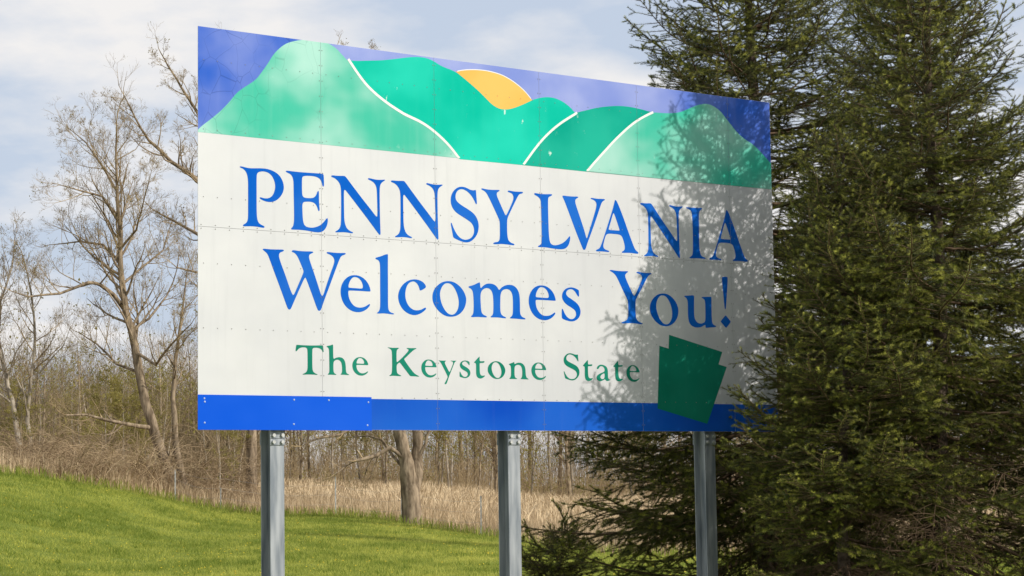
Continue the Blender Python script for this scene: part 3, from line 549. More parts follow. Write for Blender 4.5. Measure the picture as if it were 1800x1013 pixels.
# ------------------------------------------------------------------ bare trees
class Tree:
    """collects limbs (smooth tubes) and twigs (thin segments)"""
    def __init__(s, seed): s.r = random.Random(seed); s.limbs = []; s.tw = []; s.tips = []
    def wob(s, d, a):
        return (d + Vector((s.r.gauss(0, a), s.r.gauss(0, a), s.r.gauss(0, a)))).normalized()
    def branch(s, p, d, L, r, lev, mx, kids=5, spread=.75, up=.12, wig=.13, ratio=.6):
        n = max(2, int(L / max(.18, L / 7)) if lev < mx else 3); st = L / n; pts = [p.copy()]; rad = [r]
        for i in range(n):
            d = s.wob(d + Vector((0, 0, up * (.5 if lev < 2 else 1))), wig); p = p + d * st; pts.append(p.copy()); rad.append(max(r * (1 - .8 * (i + 1) / n), .0022))
        s.path(pts, rad)
        if lev < mx:
            k = kids if lev else kids + 3
            for j in range(k):
                f = s.r.uniform(.22, .98) if lev else s.r.uniform(.3, .98); i = min(n - 1, int(f * n)); q = pts[i].lerp(pts[i + 1], f * n - i)
                ax = (pts[i + 1] - pts[i]).normalized(); side = ax.cross(Vector((s.r.gauss(0, 1), s.r.gauss(0, 1), s.r.gauss(0, 1)))).normalized()
                nd = (ax * s.r.uniform(.5, .9) + side * s.r.uniform(.6, 1.0) * spread).normalized()
                s.branch(q, nd, L * ratio * s.r.uniform(.65, 1.15) * (1.1 - .5 * f), max(rad[i] * .55, .003), lev + 1, mx, kids, spread, up, wig * 1.15, ratio)
        else: s.tips.append(pts[-1])
    def path(s, pts, rad):
        if rad[0] > .03: s.limbs.append((np.array([tuple(p) for p in pts]), np.array(rad)))
        else:
            for i in range(len(pts) - 1): s.tw.append((*pts[i], *pts[i + 1], rad[i], rad[i + 1]))
    def guided(s, pts, rad, mx=4, every=.55, lenf=2.2, start=.25, **kw):
        every *= .8; lenf *= 1.15
        """a limb along given points that sprouts branches"""
        P = [Vector(p) for p in pts]; Q = []; RR = []
        for i in range(len(P) - 1):
            for t in (0, .5):
                Q.append(P[i].lerp(P[i + 1], t) + Vector((s.r.gauss(0, .02), s.r.gauss(0, .04), 0)) * (1 if i else 0)); RR.append(rad[i] * (1 - t) + rad[i + 1] * t)
        Q.append(P[-1]); RR.append(rad[-1]); s.limbs.append((np.array([tuple(p) for p in Q]), np.array(RR)))
        tot = sum((Q[i + 1] - Q[i]).length for i in range(len(Q) - 1)); acc = 0; nxt = tot * start
        for i in range(len(Q) - 1):
            L = (Q[i + 1] - Q[i]).length
            while acc + L > nxt:
                t = (nxt - acc) / L; q = Q[i].lerp(Q[i + 1], t); ax = (Q[i + 1] - Q[i]).normalized(); f = nxt / tot
                side = ax.cross(Vector((s.r.gauss(0, 1), s.r.gauss(0, 1), s.r.gauss(0, .5)))).normalized()
                rr = RR[i]; s.branch(q, (ax * .6 + side * .8 + Vector((0, 0, .15))).normalized(), lenf * s.r.uniform(.6, 1.2) * (1.1 - .6 * f), min(rr * .5, .05), 2, mx, **kw)
                nxt += every * s.r.uniform(.6, 1.4)
            acc += L
        s.branch(Q[-1], (Q[-1] - Q[-2]).normalized(), lenf * .6, RR[-1], 3, mx, **kw)
    def meshes(s, name, mtrunk, mtwig, mleaf=None, leaf=0, lsize=.03, origin=Vector((0, 0, 0))):
        o = np.array(tuple(origin)); out = {}
        V, Fq, n = [], [], 0
        for P, Rr in s.limbs:
            v, f = poly_tube(P - o, Rr, 8 if Rr[0] > .06 else 5); V.append(v); Fq.append(f + n); n += len(v)
        out['trunk'] = np_mesh(name + '_trunk', np.concatenate(V), Fq, mtrunk, True)
        if s.tw:
            S = np.array(s.tw); S[:, :3] -= o; S[:, 3:6] -= o; v, f = seg_tubes(S, 3); out['crown'] = np_mesh(name + '_crown', v, f, mtwig, True)
            if leaf:
                rg = np.random.default_rng(s.r.randint(0, 9999)); k = rg.integers(0, len(S), leaf); c = S[k, 3:6] + rg.normal(0, .05, (leaf, 3))
                a = rg.normal(0, 1, (leaf, 3)); a /= np.linalg.norm(a, axis=1, keepdims=True); b = np.cross(a, rg.normal(0, 1, (leaf, 3))); b /= np.linalg.norm(b, axis=1, keepdims=True)
                h = lsize * rg.uniform(.6, 1.3, (leaf, 1)); V = np.stack([c - a * h, c + b * h * .5, c + a * h, c - b * h * .5], 1).reshape(-1, 3)
                out['young_leaves'] = np_mesh(name + '_leaves', V, np.arange(4 * leaf).reshape(-1, 4), mleaf)
        return out
def plant(name, ms, loc, label, cat, group=None, rz=0, scale=1.0):
    e = empty(name, loc, rz); e.scale = (scale,) * 3; tag(e, label, cat, group)
    for k, me in ms.items(): mobj(k, me, e)
    return e
def px_pts(lst, Y, dy=0):
    return [tuple(at(x, y, Y + (dy * i / max(1, len(lst) - 1)))) for i, (x, y) in enumerate(lst)]
def pr(r, Y): return r * Y / F_PX     # radius in photo px -> metres
def hero(name, seed, Y, stems, label, mt=M_bark, leaf=0, mx=5):
    T = Tree(seed); base = None
    for pts, rad, kw in stems:
        dy = kw.pop('dy', 0); P = px_pts(pts, Y, dy)
        if base is None:
            base = Vector(P[0]); base.z = gzs(base.x, base.y)
            P = [(P[0][0], P[0][1], base.z - .25)] + P
            rad = [rad[0] * 1.35] + list(rad)
        elif kw.pop('ground', False):
            P = [(P[0][0], P[0][1], gzs(P[0][0], P[0][1]) - .25)] + P; rad = [rad[0] * 1.3] + list(rad)
        T.guided(P, [pr(r, Y) * (1.0 if seed == 37 else .82) for r in rad], mx=mx, **kw)
    return plant(name, T.meshes(name, mt, M_twig, M_bud, leaf, .028, base), base, label, 'tree')

hero('bare_tree', 11, 67, [
    ([(312, 868), (300, 835), (283, 795), (264, 740), (250, 680), (237, 612), (223, 550), (214, 480), (209, 410), (206, 340), (204, 270), (205, 215)], [14, 13, 12, 11, 10, 9, 8, 6.5, 5, 3.6, 2.4, 1.5], dict(start=.42, every=.3, lenf=2.6)),
    ([(327, 872), (318, 825), (308, 765), (303, 700), (309, 640), (318, 575), (326, 500)], [9, 8.5, 7, 5.5, 4, 3, 1.5], dict(ground=True, start=.5, every=.5, lenf=1.8)),
    ([(268, 752), (240, 749), (190, 739), (150, 729), (116, 730)], [5.5, 4.5, 3.4, 2.6, 1.4], dict(start=.35, every=.5, lenf=1.3, dy=-2)),
    ([(205, 745), (190, 775), (179, 805), (178, 828)], [2.2, 1.8, 1.3, .8], dict(start=.5, every=.6, lenf=.7, dy=-1)),
    ([(217, 542), (200, 518), (179, 501), (158, 497), (105, 516), (53, 522), (20, 512)], [5, 4.5, 4, 3.4, 2.6, 1.8, 1], dict(start=.3, every=.4, lenf=1.8, dy=-3)),
    ([(212, 462), (180, 430), (140, 425), (95, 430)], [3.6, 2.8, 2, 1], dict(start=.25, every=.4, lenf=1.8, dy=2)),
    ([(208, 390), (180, 345), (140, 335), (105, 325)], [3.4, 2.6, 1.8, .9], dict(start=.25, every=.4, lenf=1.7, dy=-2)),
    ([(207, 340), (180, 290), (150, 250), (120, 225)], [2.8, 2.2, 1.5, .8], dict(start=.25, every=.35, lenf=1.6, dy=2)),
    ([(210, 440), (238, 405), (250, 372), (262, 320)], [3.2, 2.4, 1.7, .9], dict(start=.3, every=.35, lenf=1.6, dy=-2)),
    ([(215, 500), (250, 470), (285, 440), (300, 395)], [3.4, 2.5, 1.8, .9], dict(start=.3, every=.35, lenf=1.7, dy=3)),
    ([(240, 620), (275, 642), (300, 605), (330, 575)], [4, 3, 2.2, 1.2], dict(start=.35, every=.45, lenf=1.5, dy=-2)),
    ([(230, 580), (262, 560), (292, 520), (312, 470)], [3.6, 2.8, 2, 1], dict(start=.3, every=.4, lenf=1.6, dy=2)),
    ([(245, 655), (205, 640), (170, 605), (140, 585)], [3.6, 2.8, 2, 1], dict(start=.35, every=.4, lenf=1.7, dy=2)),
], 'leaning bare tree with forked base and long horizontal limb beside the thicket', leaf=2500)
hero('bare_tree', 23, 70, [
    ([(443, 880), (442, 800), (440, 700), (436, 600), (428, 500), (418, 400), (408, 300), (400, 200), (396, 130)], [13, 12, 11.5, 10.5, 9, 7.5, 5.5, 3.5, 2], dict(start=.5, every=.55, lenf=2.0)),
    ([(424, 470), (385, 360), (345, 315), (300, 284), (262, 247), (236, 206), (218, 168)], [6.5, 5.5, 5, 4, 3, 2, 1], dict(start=.35, every=.4, lenf=1.7, dy=-3)),
    ([(412, 350), (375, 255), (345, 195), (320, 155), (296, 115), (282, 92)], [5, 4, 3.4, 2.6, 1.8, 1], dict(start=.4, every=.35, lenf=1.4, dy=-2)),
    ([(428, 520), (390, 440), (345, 411), (300, 386), (268, 368)], [5, 4.2, 3.6, 2.4, 1.2], dict(start=.4, every=.4, lenf=1.6, dy=2)),
    ([(434, 600), (395, 520), (350, 480), (310, 470)], [4.5, 3.6, 2.6, 1.3], dict(start=.4, every=.4, lenf=1.6, dy=-2)),
    ([(420, 420), (480, 300), (540, 190), (585, 110), (592, 84)], [6, 5, 3.6, 2, 1.2], dict(start=.4, every=.5, lenf=1.0, dy=2)),
    ([(425, 460), (520, 330), (600, 220), (640, 130), (648, 100)], [5.5, 4.5, 3.2, 1.9, 1.2], dict(start=.4, every=.5, lenf=.9, dy=4)),
], 'tall straight bare tree standing behind the sign with limbs reaching out at its edge', leaf=1500)
hero('bare_tree', 37, 62, [
    ([(724, 905), (723, 880), (720, 850), (713, 815), (706, 780), (700, 740), (694, 660), (690, 560), (688, 460)], [19, 18, 17, 13, 12, 11, 9, 6, 3], dict(start=.55, every=.6, lenf=2.0)),
    ([(727, 870), (733, 830), (736, 785), (732, 740), (738, 650), (748, 550), (755, 460)], [11, 11, 10, 9.5, 8, 5, 2.5], dict(start=.5, every=.6, lenf=1.8, dy=1)),
    ([(722, 826), (706, 802), (684, 787), (662, 801), (640, 807), (620, 811), (602, 824), (588, 834)], [4.2, 4, 3.6, 3.6, 3.2, 2.6, 1.8, 1], dict(start=.45, every=.4, lenf=.9, dy=-1)),
    ([(708, 822), (690, 800), (672, 775), (650, 766), (620, 768)], [3, 2.6, 2.2, 1.8, 1], dict(start=.4, every=.5, lenf=.9, dy=1)),
    ([(738, 800), (748, 780), (756, 755), (764, 720)], [3.4, 3, 2.4, 1.4], dict(start=.4, every=.5, lenf=.9)),
    ([(700, 750), (668, 720), (600, 764), (560, 770), (530, 785)], [4, 3.4, 2.6, 2, 1], dict(start=.3, every=.5, lenf=1.0, dy=-1)),
], 'thick forked old tree with crooked low branch, seen below the sign beside dry weeds', leaf=0)
hero('bare_tree', 41, 68, [
    ([(38, 838), (36, 800), (30, 760), (22, 705), (8, 655), (-8, 600), (-22, 540)], [7, 6.5, 6, 5.5, 4.5, 3.5, 2], dict(start=.35, every=.4, lenf=2.3)),
    ([(50, 838), (52, 770), (48, 715), (56, 660), (62, 600), (55, 520), (40, 450)], [6, 5, 4.5, 3.6, 3, 2, 1], dict(ground=True, start=.3, every=.4, lenf=2.2)),
    ([(12, 660), (-5, 590), (2, 530), (20, 470), (25, 430)], [4, 3.2, 2.5, 1.8, 1], dict(start=.2, every=.4, lenf=1.8, dy=2)),
], 'pale crooked bare tree at the crest of the grassy mound', M_pale, leaf=1200)

# woodland beyond the field: a few kinds, many trees
def wood_variant(seed, H, r, kids, leaf, mt, low=.25, mx=3, ls=.05):
    T = Tree(seed); rr = T.r; n = 9; p = Vector((0, 0, -.3)); pts = [p.copy()]; rad = [r * 1.2]; d = Vector((0, 0, 1))
    for i in range(n):
        d = (T.wob(d, .07) + Vector((0, 0, .25))).normalized(); p = p + d * (H / n); pts.append(p.copy()); rad.append(r * (1 - .88 * (i + 1) / n))
    T.limbs.append((np.array([tuple(q) for q in pts]), np.array(rad)))
    for j in range(kids):
        f = rr.uniform(low, .98); i = min(n - 1, int(f * n)); q = pts[i].lerp(pts[i + 1], f * n - i); a = rr.uniform(0, 6.283)
        T.branch(q, Vector((math.cos(a), math.sin(a), rr.uniform(.5, 1.3))).normalized(), H * .30 * (1.15 - .75 * f) * rr.uniform(.7, 1.2), max(rad[i] * .4, .012), 1, mx, kids=4, up=.15)
    return T.meshes('wood%d' % seed, mt, M_wtwig, M_bud, leaf, ls)
WV = [wood_variant(101, 11.5, .15, 22, 0, M_wood), wood_variant(102, 10.0, .11, 20, 2600, M_wood), wood_variant(103, 12.5, .19, 24, 900, M_wood, .35),
      wood_variant(104, 9.0, .07, 16, 0, M_pale, .35), wood_variant(105, 7.0, .055, 18, 3200, M_pale, .2), wood_variant(106, 11, .10, 18, 1500, M_pale, .4)]
WLAB = ['grey bare tree of the wood beyond the field', 'slim grey tree with yellow-green buds in the wood beyond the field', 'stout grey tree with sparse buds in the wood beyond the field',
        'thin pale bare tree in the wood beyond the field', 'small pale tree hazed with yellow-green leaf in the wood beyond the field', 'tall pale slender tree with sparse buds in the wood beyond the field']
rw = random.Random(77)
def put_wood(px, Y, kind, hpx=None):
    X = (px - 900) / F_PX * Y; z = gzs(X, Y)
    H = (11.5, 10, 12.5, 9, 7, 11)[kind]; s = rw.uniform(.82, 1.12)
    if hpx: s = min(1.35, hpx * Y / F_PX / H)
    where = 'at the bramble edge of the lawn' if Y < 76 else 'in the wood behind the grassy mound' if px < 430 else 'in the wood beyond the field'
    plant('woodland_tree', WV[kind], (X, Y, z - .05), WLAB[kind].replace('of the wood beyond the field', where).replace('in the wood beyond the field', where), 'tree', 'trees of kind %d %s' % (kind + 1, where), rw.uniform(0, 6.28), s)
for i in range(84):      # left wood, nearer
    Y = rw.uniform(76, 112); px = rw.uniform(-90, 430); put_wood(px, Y, rw.choice((0, 0, 1, 2, 3, 3, 5, 5)), rw.uniform(190, 285) * min(1, 92 / Y) * (1.0 if px < 330 else 1.1))
for i in range(150):      # wood behind the sign and the spruces
    Y = rw.uniform(112, 120) if i < 60 else rw.uniform(118, 175); px = rw.uniform(400, 1950); put_wood(px, Y, rw.choice((0, 1, 1, 2, 3, 3, 4, 4, 5, 5)), rw.uniform(180, 330))
for i in range(22):      # slim stems at the lawn edge in front of the thicket
    put_wood(rw.uniform(-20, 420), rw.uniform(67, 76), rw.choice((3, 4, 5, 3)), rw.uniform(110, 230))
# understorey haze of twigs as uncountable brush
def brush(name, n, x0, x1, y0, y1, h0, h1, m_, label, seg=2):
    px = rng.uniform(x0, x1, n); Y = rng.uniform(y0, y1, n); X = (px - 900) / F_PX * Y; Z = gz(X, Y)
    S = []
    for k in range(3):
        L = rng.uniform(h0, h1, n); a = rng.uniform(0, 6.283, n); t = rng.uniform(.1, .7, n)
        m1 = np.stack([X + np.cos(a) * L * t * .4, Y + np.sin(a) * L * t * .4, Z + L * .6], 1); e1 = np.stack([X + np.cos(a) * L * t, Y + np.sin(a) * L * t, Z + L * rng.uniform(.7, 1.05, n)], 1)
        b0 = np.stack([X, Y, Z - .05], 1); r0 = rng.uniform(.006, .016, n)
        S += [np.concatenate([b0, m1, r0[:, None], r0[:, None] * .7], 1), np.concatenate([m1, e1, r0[:, None] * .7, r0[:, None] * .3], 1)]
        sd = m1 + (e1 - m1) * rng.uniform(.2, .8, (n, 1)); se = sd + rng.normal(0, .35, (n, 3)) * L[:, None] * .5 + np.array([0, 0, .25]) * L[:, None]
        S.append(np.concatenate([sd, se, r0[:, None] * .45, r0[:, None] * .2], 1))
    v, f = seg_tubes(np.concatenate(S), 3); tag(pobj(name, v, f, m_), label, 'brush', kind='stuff')
brush('woodland_brush', 2600, -100, 440, 78, 112, 1.0, 3.2, M_wtwig, 'bare understorey brush filling the near wood')
brush('woodland_brush', 2600, 400, 1900, 112, 160, 1.0, 3.0, M_wtwig, 'bare understorey brush under the wood past the stubble')
brush('sapling_thicket', 2400, 400, 1900, 135, 220, 3.0, 8.5, M_far, 'grey-brown depth of saplings closing off the wood past the stubble')
brush('sapling_thicket', 2500, -120, 440, 92, 140, 3.0, 8.0, M_far, 'grey-brown depth of saplings closing off the near wood')
nl = 130000; px = np.where(rng.random(nl) < .45, rng.uniform(-60, 430, nl), rng.uniform(400, 1900, nl)); Yl = np.where(px < 420, rng.uniform(78, 112, nl), rng.uniform(112, 200, nl))
Xl = (px - 900) / F_PX * Yl; c = np.stack([Xl, Yl, gz(Xl, Yl) + np.abs(rng.normal(0, 3.2, nl)) + .3], 1)
kk = (fbm(Xl * 1.0, c[:, 2] * 2.0, .35) > -.12) & ((px > 420) | (rng.random(nl) < .35)); c = c[kk]; nl = len(c)
a = rng.normal(0, 1, (nl, 3)); a /= np.linalg.norm(a, axis=1, keepdims=True); b_ = np.cross(a, rng.normal(0, 1, (nl, 3))); b_ /= np.linalg.norm(b_, axis=1, keepdims=True); h = rng.uniform(.03, .085, (nl, 1))
tag(pobj('spring_leaf_haze', np.stack([c - a * h, c + b_ * h * .6, c + a * h, c - b_ * h * .6], 1).reshape(-1, 3), np.arange(4 * nl).reshape(-1, 4), M_bud), 'thin yellow-green first leaves through the understorey', 'leaves', kind='stuff')

# bramble thickets along the lawn edge
def bramble(seed, n, H, W):
    T = Tree(seed); r = T.r
    for i in range(n):
        a = r.uniform(0, 6.283); q = Vector((r.gauss(0, W * .4), r.gauss(0, W * .25), -.1)); L = H * r.uniform(.6, 1.5); d = Vector((math.cos(a) * .5, math.sin(a) * .5, 1)).normalized(); pts = [q.copy()]; rad = [r.uniform(.006, .012)]
        for k in range(7):
            d = T.wob(d + Vector((math.cos(a) * .12, math.sin(a) * .12, -.22 * k / 4)), .12); q = q + d * L / 7; pts.append(q.copy()); rad.append(rad[0] * (1 - .11 * k))
            if k > 1 and r.random() < .8:
                dd = T.wob(d, .7); T.path([q.copy(), q + dd * L * .12, q + dd * L * .22 + Vector((0, 0, -.03))], [.005, .004, .002])
        T.path(pts, [min(x, .029) for x in rad])
    T.limbs.append((np.array([[0, 0, -.1], [0.05, 0, .3], [.1, .05, H * .7]]), np.array([.02, .015, .006])))
    return T.meshes('bramble%d' % seed, M_bram, M_bram)
BV = [bramble(201, 150, 1.5, 2.2), bramble(202, 190, 1.1, 2.6), bramble(203, 120, 2.1, 1.8)]
BL = ['reddish arching bramble bush at the edge of the lawn', 'low wide tangle of bramble canes at the edge of the lawn', 'tall loose bush of reddish canes at the edge of the lawn']
rb = random.Random(8)
for i in range(26):
    px = rb.uniform(-30, 480) if i < 20 else rb.uniform(480, 700); X0 = (px - 900) / F_PX * 66; Y = edge_y(X0) + rb.uniform(2.2, 9); X = (px - 900) / F_PX * Y; k = rb.choice((0, 1, 1, 2)) if px < 480 else 1
    plant('bramble_bush', BV[k], (X, float(Y), gzs(X, Y)), BL[k], 'bush', 'brambles kind %d along the lawn edge' % (k + 1), rb.uniform(0, 6.28), rb.uniform(.5, 1.25) * (1 if px < 400 else .6))

# wire fence on thin steel posts along the lawn edge
fence = empty('wire_fence', (-7, 66, gzs(-7, 66))); tag(fence, 'old wire fence on thin steel posts along the lawn edge', 'fence')
fo = np.array(fence.location); tops = []
for px, ty, by in ((308, 826, 884), (388, 858, 897), (590, 838, 903), (706, 850, 912), (846, 872, 936)):
    Xa = (px - 900) / F_PX * 65; Y = float(edge_y(Xa)) + .5; p = at(px, by, Y); z0 = gzs(p.x, Y); zt = at(px, ty, Y).z
    b = MB(); b.box(p.x - .02 - fo[0], p.x + .02 - fo[0], Y - .004 - fo[1], Y + .004 - fo[1], z0 - .2 - fo[2], zt - fo[2]); b.box(p.x - .004 - fo[0], p.x + .004 - fo[0], Y + .0045 - fo[1], Y + .03 - fo[1], z0 - .2 - fo[2], zt - fo[2])
    b.build('post', M_post, fence); tops.append((p.x - fo[0], Y - fo[1], z0 - fo[2], zt - z0))
for hh in (.35, .65, .95):
    S = []
    for a_, b2 in zip(tops[:-1], tops[1:]):
        A = np.array([a_[0], a_[1] - .01, a_[2] + hh]); B = np.array([b2[0], b2[1] - .01, b2[2] + hh])
        for k in range(6):
            t0, t1 = k / 6, (k + 1) / 6; S.append((*(A + (B - A) * t0 - [0, 0, .12 * math.sin(math.pi * t0)]), *(A + (B - A) * t1 - [0, 0, .12 * math.sin(math.pi * t1)]), .003, .003))
    v, f = seg_tubes(S, 3); pobj('wire', v, f, M_wire, fence)

# ------------------------------------------------------------------ spruces
def needles(shoots, dens, ln, w, rg):
    """shoots rows: p0 p1 tint0 tint1 -> needle triangles"""
    S = np.asarray(shoots, float); L = np.linalg.norm(S[:, 3:6] - S[:, :3], axis=1); cnt = np.maximum(4, (L * dens).astype(int)); k = np.repeat(np.arange(len(S)), cnt); n = len(k)
    t = rg.random(n); p0 = S[k, :3]; dv = S[k, 3:6] - p0; c = p0 + dv * t[:, None]; d = dv / (np.linalg.norm(dv, axis=1, keepdims=True) + 1e-9)
    u, v = perp(d); a = rg.uniform(0, 6.283, n); rad = u * np.cos(a)[:, None] + v * np.sin(a)[:, None]; rad[:, 2] += .35
    nd = d * rg.uniform(.35, .95, n)[:, None] + rad; nd /= np.linalg.norm(nd, axis=1, keepdims=True)
    ll = ln * rg.uniform(.7, 1.2, n)[:, None] * (1 - .35 * (t > .93))[:, None]; sd = np.cross(nd, d) * w
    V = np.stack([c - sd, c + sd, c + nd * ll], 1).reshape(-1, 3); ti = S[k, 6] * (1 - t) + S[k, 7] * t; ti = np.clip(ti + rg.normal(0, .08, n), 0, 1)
    return V, np.repeat(ti, 3)
def spruce_branch(seed, L, curve=.12, dens=620, bare=.14):
    """flat spray along +x: axis, side shoots, sub-shoots, needles"""
    rg = np.random.default_rng(seed); r = random.Random(seed); sh = []; st = []
    nseg = 12; ax = [Vector((L * t, L * .03 * math.sin(t * 9 + seed), L * (-.10 * math.sin(math.pi * t * .9) + curve * t * t))) for t in np.linspace(0, 1, nseg + 1)]
    rad = [max(.004, .0085 * L * (1 - t) + .003) for t in np.linspace(0, 1, nseg + 1)]
    for i in range(nseg):
        st.append((*ax[i], *ax[i + 1], rad[i], rad[i + 1])); t = (i + .5) / nseg
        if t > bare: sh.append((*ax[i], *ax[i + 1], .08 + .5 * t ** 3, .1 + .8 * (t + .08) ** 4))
    s = max(.10, .10 * L); side = 1
    while s < L * .985:
        t = s / L; i = min(nseg - 1, int(t * nseg)); q = ax[i].lerp(ax[i + 1], t * nseg - i); fw = (ax[i + 1] - ax[i]).normalized()
        ll = (.40 * L * (1 - t) ** .8 * min(1, .45 + t * 2.2) + .075) * r.uniform(.65, 1.2); ang = R(r.uniform(44, 60)); lat = Vector((-fw.y, fw.x, 0)).normalized() * side
        d = (fw * math.cos(ang) + lat * math.sin(ang) + Vector((0, 0, r.uniform(-.38, .16)))).normalized(); p = q.copy(); n2 = max(2, int(ll / .12)); dd = d
        for k in range(n2):
            dd = (dd + fw * .05 + Vector((0, 0, .05 if k > n2 * .5 else -.04)) + Vector((r.gauss(0, .015), r.gauss(0, .015), r.gauss(0, .015)))).normalized(); p2 = p + dd * (ll / n2); f = (k + 1) / n2
            st.append((*p, *p2, .0035 * (1.3 - f) + .001, .0035 * (1.2 - f) + .001))
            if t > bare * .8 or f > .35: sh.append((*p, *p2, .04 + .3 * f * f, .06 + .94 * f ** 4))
            if k and ll > .16 and (t > bare or f > .4):
                for sg in (-1, 1):
                    if r.random() < .85:
                        l3 = min(.26, ll * .5) * (1.15 - .6 * f) * r.uniform(.6, 1.25) + .045; a3 = R(r.uniform(35, 62)); l_ = Vector((-dd.y, dd.x, 0)).normalized() * sg
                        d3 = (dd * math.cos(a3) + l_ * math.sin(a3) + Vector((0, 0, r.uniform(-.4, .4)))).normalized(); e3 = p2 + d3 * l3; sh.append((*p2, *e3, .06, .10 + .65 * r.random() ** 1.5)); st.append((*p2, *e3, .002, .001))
            p = p2
        s += max(.042, .034 * L) * r.uniform(.6, 1.2) * (.6 if L < .8 else 1); side = -side
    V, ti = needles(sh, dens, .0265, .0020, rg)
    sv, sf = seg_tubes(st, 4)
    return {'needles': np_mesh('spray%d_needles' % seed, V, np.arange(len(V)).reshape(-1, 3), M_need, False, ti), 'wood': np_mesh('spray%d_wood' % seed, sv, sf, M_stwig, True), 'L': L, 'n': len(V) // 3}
def dead_branch(seed, L):
    r = random.Random(seed); T = Tree(seed); p = Vector((0, 0, 0)); d = Vector((1, 0, -.1)); pts = [p.copy()]
    for k in range(8):
        d = T.wob(d + Vector((0, 0, -.03)), .06); p = p + d * L / 8; pts.append(p.copy())
        for j in range(4):
            sd = Vector((d.x * .5, r.choice((-1, 1)) * r.uniform(.4, 1), r.uniform(-.5, .2))).normalized(); T.branch(p - d * L / 8 * r.random(), sd, L * .28 * r.uniform(.4, 1), .004, 3, 4, kids=3, up=-.05)
    st = [(*pts[i], *pts[i + 1], .011 * (1 - i / 9), .011 * (1 - (i + 1) / 9)) for i in range(8)] + T.tw
    v, f = seg_tubes(st, 3); return {'wood': np_mesh('dead%d' % seed, v, f, M_stwig, True), 'L': L, 'n': 0}
SP = {'long': [spruce_branch(301, 2.3, .10), spruce_branch(302, 2.2, .16), spruce_branch(303, 2.4, .06)], 'mid': [spruce_branch(311, 1.5, .16), spruce_branch(312, 1.5, .22), spruce_branch(313, 1.45, .12)],
      'short': [spruce_branch(321, .9, .25, bare=.1), spruce_branch(322, .85, .3, bare=.1), spruce_branch(323, .95, .2, bare=.1)], 'tip': [spruce_branch(331, .5, .3, bare=.02), spruce_branch(332, .45, .4, bare=.02)]}
DEAD = [dead_branch(341, 1.7), dead_branch(342, 1.3)]
def hits_sign(P, Q):
    """does the segment P-Q pass through (or graze) the sign slab or its posts' front space"""
    last = None
    for k in range(13):
        p = P.lerp(Q, k / 12); r_ = p - SIGN_LOC; u = r_.dot(sdir); n = r_.dot(snrm)
        inside = XL - .1 < u < XR + .10 and ZB - .08 < p.z < ZT + .06
        if inside and -.30 < n < .10: return True
        if inside and last is not None and last * n < 0: return True
        last = n if inside else None
    return False
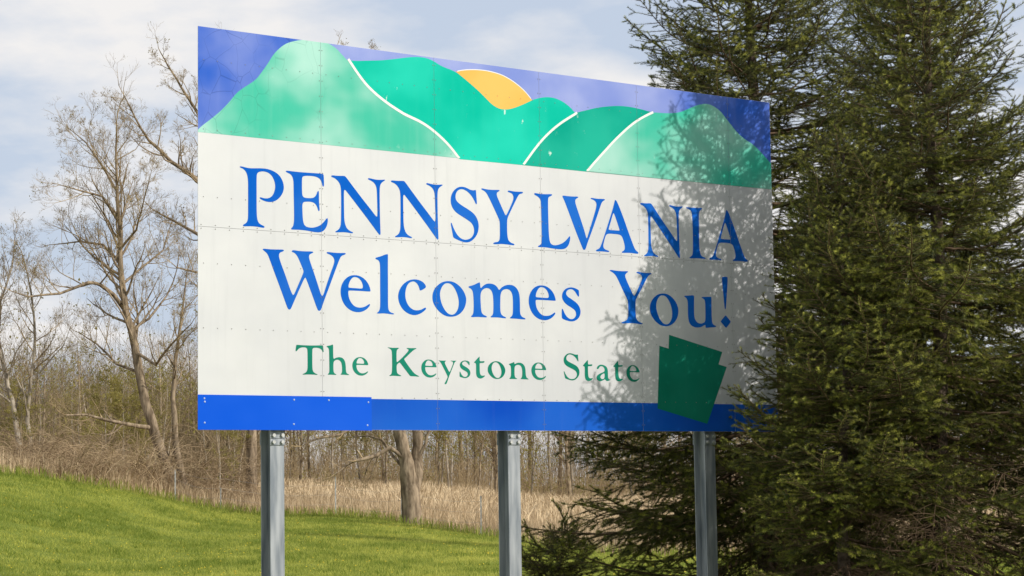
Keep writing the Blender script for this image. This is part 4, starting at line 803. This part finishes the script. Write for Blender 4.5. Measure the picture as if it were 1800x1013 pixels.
def spruce(X, Y, H, Rmax, seed, label, low=.35, group='spruces beside the sign', shape=.8, dead=0, keep=None, name='spruce_tree', whorl=.27, lowR=1.0):
    r = random.Random(seed); z0 = gzs(X, Y); e = empty(name, (X, Y, z0)); tag(e, label, 'tree', group); base = Vector((X, Y, z0))
    n = 14; lx, ly = r.gauss(0, .008), r.gauss(0, .008); lean = [Vector((lx * i + .03 * math.sin(i * .9 + seed), ly * i, 0)) for i in range(n + 1)]
    P = [(lean[i].x, lean[i].y, -.25 + (H + .25) * i / n) for i in range(n + 1)]; Rd = [(.012 + .0125 * H * (1 - i / n) ** .9) * (1.25 if i == 0 else 1) for i in range(n + 1)]
    v, f = poly_tube(P, Rd, 10); pobj('trunk', v, f, M_sbark, e, True)
    cnt = 0; z = low
    while z < H - .12:
        f = z / H; rad = Rmax * (1 - f) ** shape * (lowR + (1 - lowR) * min(1, z / 2.0)) + .12; k = 7 if rad > .5 else 5; a0 = r.uniform(0, 6.283)
        for j in range(k + (1 if r.random() < .5 else 0)):
            az = a0 + 6.283 * j / k + r.gauss(0, .22); ln = rad * r.uniform(.72, 1.18); el = R(-16 + 58 * f ** 1.1 + r.gauss(0, 6)); zz = z + r.uniform(-.06, .06)
            if keep and not keep(az, zz, ln): continue
            tip0 = Vector((math.cos(az) * math.cos(el), math.sin(az) * math.cos(el), math.sin(el)))
            while ln > .45:
                q_ = base + Vector((0, 0, zz)) + tip0 * ln * 1.08 - SIGN_LOC; u_, n_ = q_.dot(sdir), q_.dot(snrm)
                if n_ > 0 and u_ + .966 * n_ < XR - .62 - .30 * math.sin(j * 5 + z * 9): ln *= .92
                else: break
            cls = 'long' if ln > 1.85 else 'mid' if ln > 1.15 else 'short' if ln > .62 else 'tip'
            bd = r.choice(SP[cls]); s = ln / bd['L']
            isdead = dead and zz < dead and r.random() < .55
            if isdead: bd = r.choice(DEAD); s = ln * .9 / bd['L']
            i = min(n - 1, int(f * n)); org = lean[i] + Vector((0, 0, zz)); dirv = Vector((math.cos(az) * math.cos(el), math.sin(az) * math.cos(el), math.sin(el)))
            hit = False
            sidev = Vector((-math.sin(az), math.cos(az), 0))
            for q_ in (0, .22, -.22, .36, -.36):
                mid = base + org + dirv * ln * .55 + sidev * ln * q_
                if hits_sign(base + org, mid) or hits_sign(mid, base + org + dirv * ln * 1.02 + sidev * ln * q_ * .3): hit = True; break
            if hit:
                bd = r.choice(SP['short']); s = .62 * r.uniform(.8, 1.1); 
                if hits_sign(base + org, base + org + dirv * .75): continue
            rot = (r.gauss(0, .16), -el, az)
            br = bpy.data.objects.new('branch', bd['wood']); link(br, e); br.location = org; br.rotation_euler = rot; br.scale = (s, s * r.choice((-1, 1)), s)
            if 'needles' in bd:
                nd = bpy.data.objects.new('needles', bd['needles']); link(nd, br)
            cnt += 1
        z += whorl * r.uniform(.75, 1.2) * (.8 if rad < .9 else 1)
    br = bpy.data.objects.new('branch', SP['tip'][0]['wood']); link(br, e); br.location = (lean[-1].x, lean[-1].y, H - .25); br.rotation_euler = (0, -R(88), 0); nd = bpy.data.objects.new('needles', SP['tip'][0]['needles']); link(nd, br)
    return cnt
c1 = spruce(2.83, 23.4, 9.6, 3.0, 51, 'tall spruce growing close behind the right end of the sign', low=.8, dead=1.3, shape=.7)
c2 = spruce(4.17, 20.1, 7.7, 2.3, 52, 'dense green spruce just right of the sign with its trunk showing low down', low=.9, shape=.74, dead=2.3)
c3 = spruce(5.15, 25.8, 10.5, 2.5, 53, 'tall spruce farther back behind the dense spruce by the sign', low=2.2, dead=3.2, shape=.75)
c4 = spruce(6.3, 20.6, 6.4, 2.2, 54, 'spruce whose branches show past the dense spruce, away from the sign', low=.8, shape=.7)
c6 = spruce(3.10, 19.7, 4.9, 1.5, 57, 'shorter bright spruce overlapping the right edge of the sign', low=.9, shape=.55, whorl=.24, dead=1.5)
for sx_, sy_, sh_, sd_ in ((14.5, 46.5, 14.0, 61), (18.5, 51.5, 16.5, 62)):  # unseen spruces, added only to cast shadow streaks over the lawn
    spruce(sx_, sy_, sh_, 2.7, sd_, 'tall spruce added out of view to streak the lawn with shadow', low=1.5, shape=.75, group='unseen spruces added for lawn shadows', whorl=.42)
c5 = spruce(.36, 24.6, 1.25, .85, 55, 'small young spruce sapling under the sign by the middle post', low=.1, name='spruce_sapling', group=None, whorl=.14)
print('spruce branches', c1, c2, c3, c4, c5, 'needles long', SP['long'][0]['n'])
